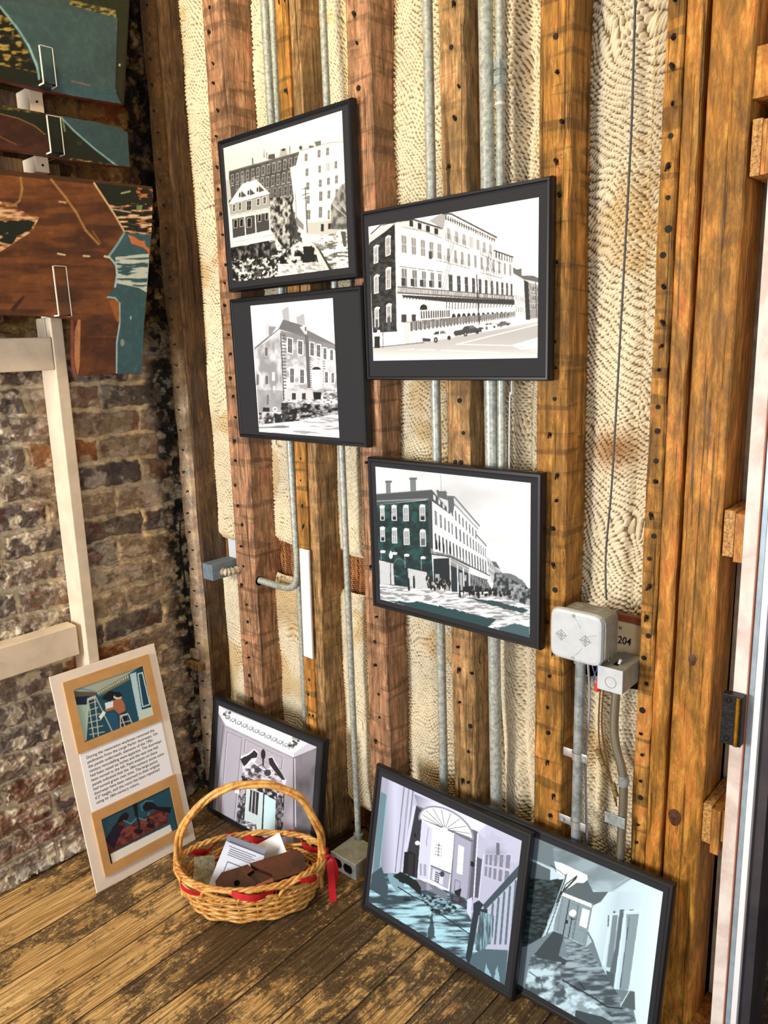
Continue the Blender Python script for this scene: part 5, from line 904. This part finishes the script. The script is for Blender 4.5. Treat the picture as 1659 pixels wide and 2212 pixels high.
c.poly([(290, 410), (880, 225), (760, 300), (500, 440), (320, 470)], (.66, .70, .64)).poly([(500, 440), (760, 300), (770, 345), (520, 475)], (.45, .46, .38)).wins([(500, 440), (760, 300), (765, 330), (510, 465)], 16, 1, .5, .7, (.8, .82, .74)).poly([(300, 430), (500, 440), (490, 470), (310, 475)], (.36, .34, .26)).poly([(310, 480), (440, 470), (460, 540), (330, 545)], (.05, .14, .24)).poly([(325, 545), (440, 540), (420, 840), (380, 850)], (.62, .76, .70)).poly([(300, 410), (345, 395), (500, 430), (480, 440)], (.5, .6, .62))
c.poly([(770, 300), (820, 285), (900, 620), (845, 640)], (.72, .84, .86)).poly([(820, 290), (880, 245), (950, 600), (880, 620)], (.06, .25, .36)).line([(835, 300), (870, 290), (935, 540), (880, 560), (835, 300)], 9, (.80, .90, .90)).poly([(850, 590), (950, 560), (970, 630), (850, 670)], (.78, .86, .82)).poly([(545, 490), (600, 430), (690, 440), (720, 480), (640, 500), (600, 520)], (.04, .05, .09), 1, 8, 3)
c.poly([(640, 510), (700, 480), (735, 540), (740, 590), (690, 620), (650, 580), (580, 600), (570, 580), (640, 560)], (.68, .42, .28)).poly([(570, 530), (640, 510), (640, 560), (580, 580)], (.9, .93, .95)).ell(675, 480, 34, 18, (.85, .86, .86)).ell(680, 470, 28, 14, (.12, .08, .08)).poly([(685, 620), (750, 600), (760, 700), (700, 720)], (.06, .09, .2)).poly([(590, 620), (660, 600), (690, 730), (620, 760)], (.12, .33, .46))
LD = (.78, .76, .70)
for P_ in ([(430, 500), (480, 810)], [(425, 500), (415, 840)], [(485, 480), (520, 800)], [(495, 480), (640, 770)], [(700, 630), (705, 740)], [(765, 620), (800, 700)], [(710, 640), (745, 730)]): c.line(P_, 9, LD)
for k in range(6): c.line([(425 + k * 4, 540 + 50 * k), (500 + k * 14, 515 + 50 * k)], 7, LD)
c.poly([(420, 490), (495, 465), (500, 485), (430, 510)], LD).poly([(520, 640), (560, 590), (580, 610), (540, 665)], (.93, .95, .94)).poly([(690, 630), (760, 608), (765, 622), (700, 645)], LD).line([(705, 690), (790, 670)], 7, LD)
sheet('picture', c, (.055, -.002, .582), (.217, 0, 0), (0, 0, -.1555), PAPER, o)
c = Cv(150, 95, [(528, 1492), (1095, 1225), (1170, 1568), (612, 1860)], (.13, .30, .36))
c.line([(560, 1500), (640, 1560)], 5, (.10, .22, .28)).poly([(570, 1660), (650, 1530), (720, 1430), (765, 1450), (760, 1490), (720, 1510), (740, 1560), (820, 1520), (900, 1470), (1000, 1410), (1085, 1450), (1085, 1520), (640, 1750), (620, 1780)], (.34, .13, .12), 1, 8, 3).tex([(640, 1600), (900, 1480), (1080, 1420), (1085, 1520), (640, 1740)], [(.30, .12, .12), (.50, .26, .22)], (30, 20), 4).poly([(570, 1660), (650, 1530), (720, 1550), (640, 1740)], (.10, .07, .17), 1, 6, 5)
c.poly([(650, 1540), (690, 1470), (740, 1435), (765, 1455), (745, 1500), (700, 1510)], (.06, .05, .09)).poly([(875, 1400), (900, 1350), (950, 1350), (1000, 1390), (1110, 1395), (1100, 1445), (960, 1410), (900, 1430)], (.06, .05, .09)).line([(875, 1425), (860, 1380), (900, 1345), (960, 1345)], 6, (.35, .60, .64)).line([(720, 1500), (780, 1530), (830, 1480), (900, 1500), (930, 1440)], 8, (.34, .58, .62)).poly([(795, 1370), (830, 1360), (840, 1470), (815, 1470)], (.05, .05, .08)).line([(830, 1460), (850, 1560)], 16, (.08, .07, .1)).ell(842, 1590, 38, 20, (.07, .07, .10)).line([(915, 1470), (935, 1540)], 14, (.08, .07, .1)).ell(940, 1545, 34, 18, (.07, .07, .10))
c.poly([(612, 1775), (1100, 1535), (1118, 1590), (630, 1850)], (.93, .92, .88)).poly([(1110, 1480), (1160, 1560), (1120, 1600)], (.15, .34, .42)).poly([(560, 1640), (610, 1770), (630, 1870), (600, 1850)], (.04, .07, .10)).line([(700, 1660), (780, 1600)], 4, (.6, .36, .32))
sheet('picture', c, (.053, -.002, .196), (.222, 0, 0), (0, 0, -.135), PAPER, o)
TX = ['During the restoration workmen removed the', 'pediments from the Large Parlor doorways. On', 'the panels underneath, elements of the 19th-', 'century remodelling were apparent. The doorways', 'had been raised six inches and the east one had', 'been moved to the left. Paint analysis on these', 'panels indicated that the 18th-century stone color', 'had turned green over time. The large parlor', 'doorways have been returned to their original', '6\'2" height, and the room has been repainted', 'using its 18th-century colors.']
WD = [.214, .222, .205, .229, .214, .209, .230, .205, .207, .204, .134]
for i, (t_, w_) in enumerate(zip(TX, WD)): text(t_, .0118, 'text_line', INK, o, (.0505, -.0017, .3775 - i * .01345), width=w_, bold=.00005, ext=.00005)
# ================================================================ wicker basket
WK = simple('golden_wicker', (.90, .70, .38), .35, 0, .6, c2=(.72, .45, .15), sc=45, bs=.3)
WK.node_tree.nodes['Principled BSDF'].inputs['Roughness'].default_value = .38
BA = math.atan2(.70, .713); o = empty('wicker_basket', (-1.540, 1.112, 0), (0, 0, BA), 'golden oval wicker basket with an arched handle and a woven red ribbon', 'basket')
def ell_(a, b, t, z): return np.stack([a * np.cos(t), b * np.sin(t), z + 0 * t], -1)
NS = 22; ph = np.arange(NS) * 2 * math.pi / NS
def ab(z): k = min(1, max(0, z / .125)); return .158 + .040 * k ** .8, .088 + .032 * k ** .8
b = MB()
rows = 8
for k in range(rows):
    z = .009 + k * .0098; A_, B_ = ab(z); t = np.linspace(0, 2 * math.pi, 240, endpoint=False); sgn = (-1) ** k
    rr = np.cos(t * NS / 2 + (math.pi if k % 2 else 0)); d = 1 + rr * .024
    b.tube(np.stack([A_ * d * np.cos(t), B_ * (1 + rr * .042) * np.sin(t), z + .0016 * np.sin(t * 3 + k)], 1), .0045, 7, True)
b.build('woven_side', WK, o, smooth=True)
b = MB()
for i, p in enumerate(ph):
    A0, B0 = ab(0); A1, B1 = ab(.09)
    b.tube(spline([(A0 * .98 * math.cos(p), B0 * .98 * math.sin(p), .002), (A1 * .995 * math.cos(p), B1 * .995 * math.sin(p), .09), ], 6), .0038, 7)
b.build('stakes', WK, o, smooth=True)
b = MB()
for i, p in enumerate(ph[::2]):                          # stake ends turned down into the open braided border
    A1, B1 = ab(.086); A2, B2 = ab(.13)
    P = [(A1 * math.cos(p), B1 * math.sin(p), .080), (A2 * 1.01 * math.cos(p + .10), B2 * 1.01 * math.sin(p + .10), .112), (A2 * 1.045 * math.cos(p + .30), B2 * 1.05 * math.sin(p + .30), .127), (A2 * 1.03 * math.cos(p + .55), B2 * 1.03 * math.sin(p + .55), .122), (A1 * 1.04 * math.cos(p + .85), B1 * 1.05 * math.sin(p + .85), .102), (A1 * 1.02 * math.cos(p + 1.15), B1 * 1.02 * math.sin(p + 1.15), .090)]
    b.tube(spline(P, 34), .0048, 8)
b.build('open_border', WK, o, smooth=True)
b = MB(); t = np.linspace(0, 2 * math.pi, 260, endpoint=False)
for k in range(3):
    a = 14 * t + k * 2.094; A2, B2 = ab(.128); b.tube(np.stack([(A2 + .0045 * np.cos(a)) * np.cos(t), (B2 + .0045 * np.cos(a)) * np.sin(t), .129 + .0045 * np.sin(a) + .004 * np.cos(2 * t)], 1), .0042, 8, True)
b.build('rim_braid', WK, o, smooth=True)
b = MB()
for k in range(2):
    t = np.linspace(0, 2 * math.pi, 200, endpoint=False); a = 30 * t + k * math.pi; A1, B1 = ab(.086); b.tube(np.stack([(A1 + .003 * np.cos(a)) * np.cos(t), (B1 + .003 * np.cos(a)) * np.sin(t), .088 + .003 * np.sin(a)], 1), .0035, 7, True)
b.build('waling_band', WK, o, smooth=True)
b = MB()
HP = spline([(-.186, 0, .03), (-.194, 0, .10), (-.199, 0, .155), (-.178, 0, .235), (-.112, 0, .315), (-.045, 0, .349), (.016, 0, .357), (.085, 0, .345), (.146, 0, .305), (.187, 0, .220), (.197, 0, .150), (.190, 0, .09), (.182, 0, .03)], 150)
T = np.gradient(HP, axis=0); T /= np.linalg.norm(T, axis=1)[:, None]; Nn = np.cross(T, (0, 1, 0)); s_ = np.linspace(0, 1, 150)
for k in range(3):
    a = 2 * math.pi * 2.6 * s_ + k * math.pi / 1.5; R_ = .0058 * (1 - .35 * np.abs(2 * s_ - 1) ** 6) + .004 * np.abs(2 * s_ - 1) ** 3; P = HP + (R_ * np.cos(a))[:, None] * Nn + (R_ * np.sin(a))[:, None] * np.array((0, 1.15, 0)); b.tube(P, .0060, 10)
b.build('handle', WK, o, smooth=True)
b = MB(); n = 90
for x_ in np.linspace(-.15, .15, 31):
    hh = .088 * math.sqrt(max(0, 1 - (x_ / .162) ** 2)); b.tube([(x_, -hh, .006), (x_, 0, .006), (x_, hh, .006)], .0028, 6)
for y_ in np.linspace(-.07, .07, 7):
    hh = .156 * math.sqrt(max(0, 1 - (y_ / .092) ** 2)); b.tube([(-hh, y_, .008), (0, y_, .008), (hh, y_, .008)], .003, 6)
b.build('base', WK, o, smooth=True)
RIB = simple('red_satin_ribbon', (.80, .10, .14), .4, 0, .5, var=.12, sc=30)
def ribbon(P, wd, up=(0, 0, 1), tw=None, name='ribbon'):
    P = np.asarray(P, float); Tt = np.gradient(P, axis=0); Tt /= np.linalg.norm(Tt, axis=1)[:, None]; U_ = np.tile(np.array(up, float), (len(P), 1))
    U_ -= Tt * (U_ * Tt).sum(1)[:, None]; U_ /= np.linalg.norm(U_, axis=1)[:, None]
    if tw is not None: W2 = np.cross(Tt, U_); U_ = U_ * np.cos(tw)[:, None] + W2 * np.sin(tw)[:, None]
    Nn_ = np.cross(Tt, U_) * .0004; V = np.concatenate([np.stack([p + u * wd / 2 + q, p - u * wd / 2 + q, p - u * wd / 2 - q, p + u * wd / 2 - q]) for p, u, q in zip(P, U_, Nn_)])
    n = len(P); F = [(i * 4 + j, i * 4 + (j + 1) % 4, (i + 1) * 4 + (j + 1) % 4, (i + 1) * 4 + j) for i in range(n - 1) for j in range(4)] + [(0, 1, 2, 3), (4 * n - 1, 4 * n - 2, 4 * n - 3, 4 * n - 4)]
    b.add(V, F)
b = MB(); t = np.linspace(0, 2 * math.pi, 260); A2, B2 = ab(.115)
ribbon(np.stack([(A2 + .004 + .016 * np.sin(7 * t)) * np.cos(t), (B2 + .004 + .016 * np.sin(7 * t)) * np.sin(t), .114 + .010 * np.sin(7 * t + 1.2)], 1), .016, tw=.3 * np.sin(5 * t))
b.build('ribbon', RIB, o, autos=50)
b = MB(); ribbon(spline([(.204, -.012, .125), (.216, -.020, .118), (.219, -.026, .07), (.2195, -.030, .03), (.221, -.034, .003)], 40), .019, up=(1, .15, 0)); ribbon(spline([(.203, 0, .125), (.226, .004, .10), (.231, .006, .055), (.222, .004, .032), (.215, 0, .05), (.212, 0, .09)], 40), .016, up=(1, .5, 0)); b.build('ribbon_tail', RIB, o, autos=50)
b = MB(); b.tube(spline([(.196, -.02, .128), (.214, -.012, .132), (.212, 0, .118), (.198, .004, .128)], 12), .0055, 8); ribbon(spline([(.196, .002, .165), (.204, .0, .145), (.206, -.004, .128)], 12), .012, up=(0, 1, 0)); b.build('ribbon_knot', RIB, o, smooth=True)
# contents of the basket, in the basket's own axes
MX = Matrix.Translation((-1.540, 1.112, 0)) @ Matrix.Rotation(BA, 4, 'Z')
def place(ob, loc, rot):
    from mathutils import Euler
    mm = MX @ Matrix.Translation(loc) @ Euler(rot).to_matrix().to_4x4(); ob.location = mm.to_translation(); ob.rotation_euler = mm.to_euler(); return ob
def paper(name, label, wd, ht, loc, rot, cv=None, m=None, th=.0006):
    o = empty(name, label=label, cat='paper'); MB().box(0, wd, 0, th, 0, ht).build('sheet', m or WP, o)
    if cv: sheet('printing', cv, (0, -.0004, ht), (wd, 0, 0), (0, 0, -ht), PAPER, o)
    return place(o, loc, rot)
c = Cv(120, 160, [(0, 0), (100, 0), (100, 140), (0, 140)], (.86, .88, .95)); BL = (.25, .27, .32)
for k in range(5): c.line([(12 + (k > 0) * 4, 8 + k * 4.5), (80 - 7 * (k % 2), 8 + k * 4.5)], 1.8, BL, .8)
c.line([(22, 134), (22, 40), (98, 40)], 1.8, BL).line([(30, 52), (30, 130)], 1.2, BL, .8).rects([(48, 58, 58, 68, 0)], BL).rects([(49, 59, 57, 67, 0)], (.86, .88, .95))
for k in range(9): c.line([(62, 56 + k * 2.2), (88 - 5 * (k % 3), 56 + k * 2.2)], 1.2, BL, .7)
for k in range(14): c.line([(40, 84 + k * 3.6), (88 - 6 * (k % 3), 84 + k * 3.6)], 1.5, BL, .7)
paper('printed_form', 'white printed form sheet standing in the left of the basket', .115, .165, (-.135, -.052, .040), (-.62, .42, -.10), c)
paper('white_card', 'plain white card behind the brown slotted block in the basket', .085, .10, (.030, .030, .032), (-.70, -.42, .1))
SLV = simple('grey_plastic_sleeve', (.48, .50, .56), .25, 0, .7)
paper('plastic_sleeve', 'grey plastic sleeve behind the printed form in the basket', .115, .150, (-.122, -.030, .058), (-.62, .40, -.08), None, SLV, .0012)
paper('folded_map', 'folded beige leaflet at the left inside the basket', .06, .10, (-.160, -.030, .045), (-.45, .30, .5), None, simple('beige_leaflet', (.70, .66, .52), .6, var=.25, sc=60), .004)
# brown slotted block
LEA = simple('dark_brown_polished_wood', (.33, .16, .09), .5, 0, .25, c2=(.18, .09, .05), sc=12, bs=.15); LE2 = simple('cut_brown_edge', (.62, .34, .16), .5, var=.2)
o = empty('slotted_block', label='dark brown slotted block with a round hole lying in the basket', cat='wooden block')
Lh, Wd, Th = .245, .066, .016
b = MB(); r_ = .010
pl = [(0, .018), (.012, .003), (.03, 0), (Lh - .012, 0), (Lh, .010), (Lh, Wd - .02), (Lh - .016, Wd), (.04, Wd), (.0, Wd - .018)]
def slab(pts, y0, y1, name, m): return MB().prism(pts, y0, y1, lambda u, v, d: (u, d, v)).build(name, m, o)
slab([(0, .018), (.012, .003), (.03, 0), (.098, 0), (.106, .012), (.085, .040), (.105, .047), (.092, Wd), (.02, Wd), (0, Wd - .018)][::-1], 0, Th, 'lower_block', LEA)
slab([(.150, 0), (Lh - .012, 0), (Lh, .010), (Lh, Wd - .02), (Lh - .016, Wd), (.098, Wd), (.110, .052), (.150, .020)][::-1], -.002, Th, 'upper_block', LEA)
slab([(.100, 0), (.150, 0), (.150, .010), (.104, .006)][::-1], -.001, Th - .002, 'slot_side', LE2)
slab([(.085, 0), (.160, 0), (.160, Wd - .004), (.085, Wd - .004)][::-1], Th - .004, Th, 'slot_bottom', LEA)
MB().cyl((.055, -.0002, .026), (0, -1, 0), .0080, .0006, 20).build('round_hole', DARK, o)
place(o, (-.082, -.080, .072), (-1.02, -.12, .22))
# ================================================================ door side on the right
JW = simple('chipped_white_paint', (.93, .89, .86), .5, c2=(.80, .72, .68), sc=9); MET = simple('blue_grey_metal', (.66, .74, .80), .35, .3, .6, var=.1)
d = MB().box(-.4125, -.388, 1.425, 1.56, 0, 2.2, .0015).build('trim_1', JW); jamb = d; tag(d, kind='structure')
d = MB().box(-.388, -.3865, 1.426, 1.55, 0, 2.2).build('trim_2', simple('bare_pink_edge', (.72, .42, .28), .7)); tag(d, kind='structure')
d = MB().box(-.3865, -.3745, 1.430, 1.50, 0, 2.2, .002).build('trim_3', MET); tag(d, kind='structure')
d = MB().box(-.3745, -.3635, 1.427, 1.52, 0, 2.2, .001).build('trim_4', simple('white_gloss_paint', (.95, .95, .96), .4)); tag(d, kind='structure')
d = MB().box(-.3635, -.3415, 1.440, 1.54, 0, 2.2, .001).build('trim_5', simple('dark_taupe_paint', (.26, .24, .25), .5, c2=(.16, .16, .20), sc=5)); tag(d, kind='structure')
tag(MB().box(-.4585, -.413, 1.557, 1.572, 0, 2.3).build('wall_gap', simple('grey_white_plaster', (.92, .90, .84), .8, var=.25, sc=14)), kind='structure')
tag(MB().box(-.6, 2.2, 2.9, 3.0, 0, 2.6).build('wall_next_room', simple('brown_room_wall', (.42, .29, .15), .7, var=.5, sc=6)), kind='structure')
tag(MB().box(-.462, -.414, 1.42, 1.56, 0, .035, .002).build('trim_6', W_BLOCK), kind='structure')
o = MB().box(-.013, .0245, -.020, -.001, 0, .1015, .001).build('hinge', simple('black_pitted_iron', (.13, .14, .16), .4, .4, var=.5, sc=120, bs=.5), jamb, (-.4115, 1.424, .7375)); o['label'] = 'black hinge with a brass barrel'
MB().cyl((.0165, -.0215, .002), (0, 0, 1), .0046, .097, 16).build('barrel', simple('brass', (.80, .62, .24), .3, .9, var=.2, sc=60), o, autos=40)
for z in (.012, .090): MB().tube([(-.001 + .0042 * math.cos(a), -.0205, z + .0048 * math.sin(a)) for a in np.linspace(0, 2 * math.pi, 16, endpoint=False)], .0009, 5, True).build('screw_ring', INK, o)
def shim(label, z0, z1, pieces, y=1.43):
    o = empty('shim_stack', (-.459, y, z0), label=label, cat='shims', group='wood shim blocks beside the door frame')
    for nm, x0, x1, a, b_, m, y0 in pieces: MB().box(x0, x1, y0, .12, a, b_, .001).build(nm, m, o)
W_RED = simple('ply_edge', (.80, .62, .34), .6, c2=(.50, .30, .12), sc=200)
shim('plywood and pine shims between post and door frame, middle height', 1.088, 1.185, [('plywood_shim', .010, .029, .008, .095, W_RED, 0), ('pine_shim', .030, .0465, 0, .091, W_BLOCK, -.002)])
shim('plywood and pine shims between post and door frame, above the floor', .478, .582, [('plywood_shim', .004, .021, .018, .104, W_RED, 0), ('pine_shim', .0215, .038, 0, .098, W_BLOCK, -.002), ('thin_shim', .039, .0465, .03, .10, W_BLOCK, .004)])
shim('plywood and pine shims between post and door frame, topmost', 1.752, 1.84, [('plywood_shim', .016, .032, 0, .088, W_RED, 0), ('pine_shim', .033, .0465, 0, .085, W_BLOCK, -.002)])
tag(MB().box(.004, .044, 0, .12, 0, .078, .001).build('wood_block', W_POST, None, (-.4575, 1.437, 1.873)), 'brown wood block between post and door frame at the top right', 'block')
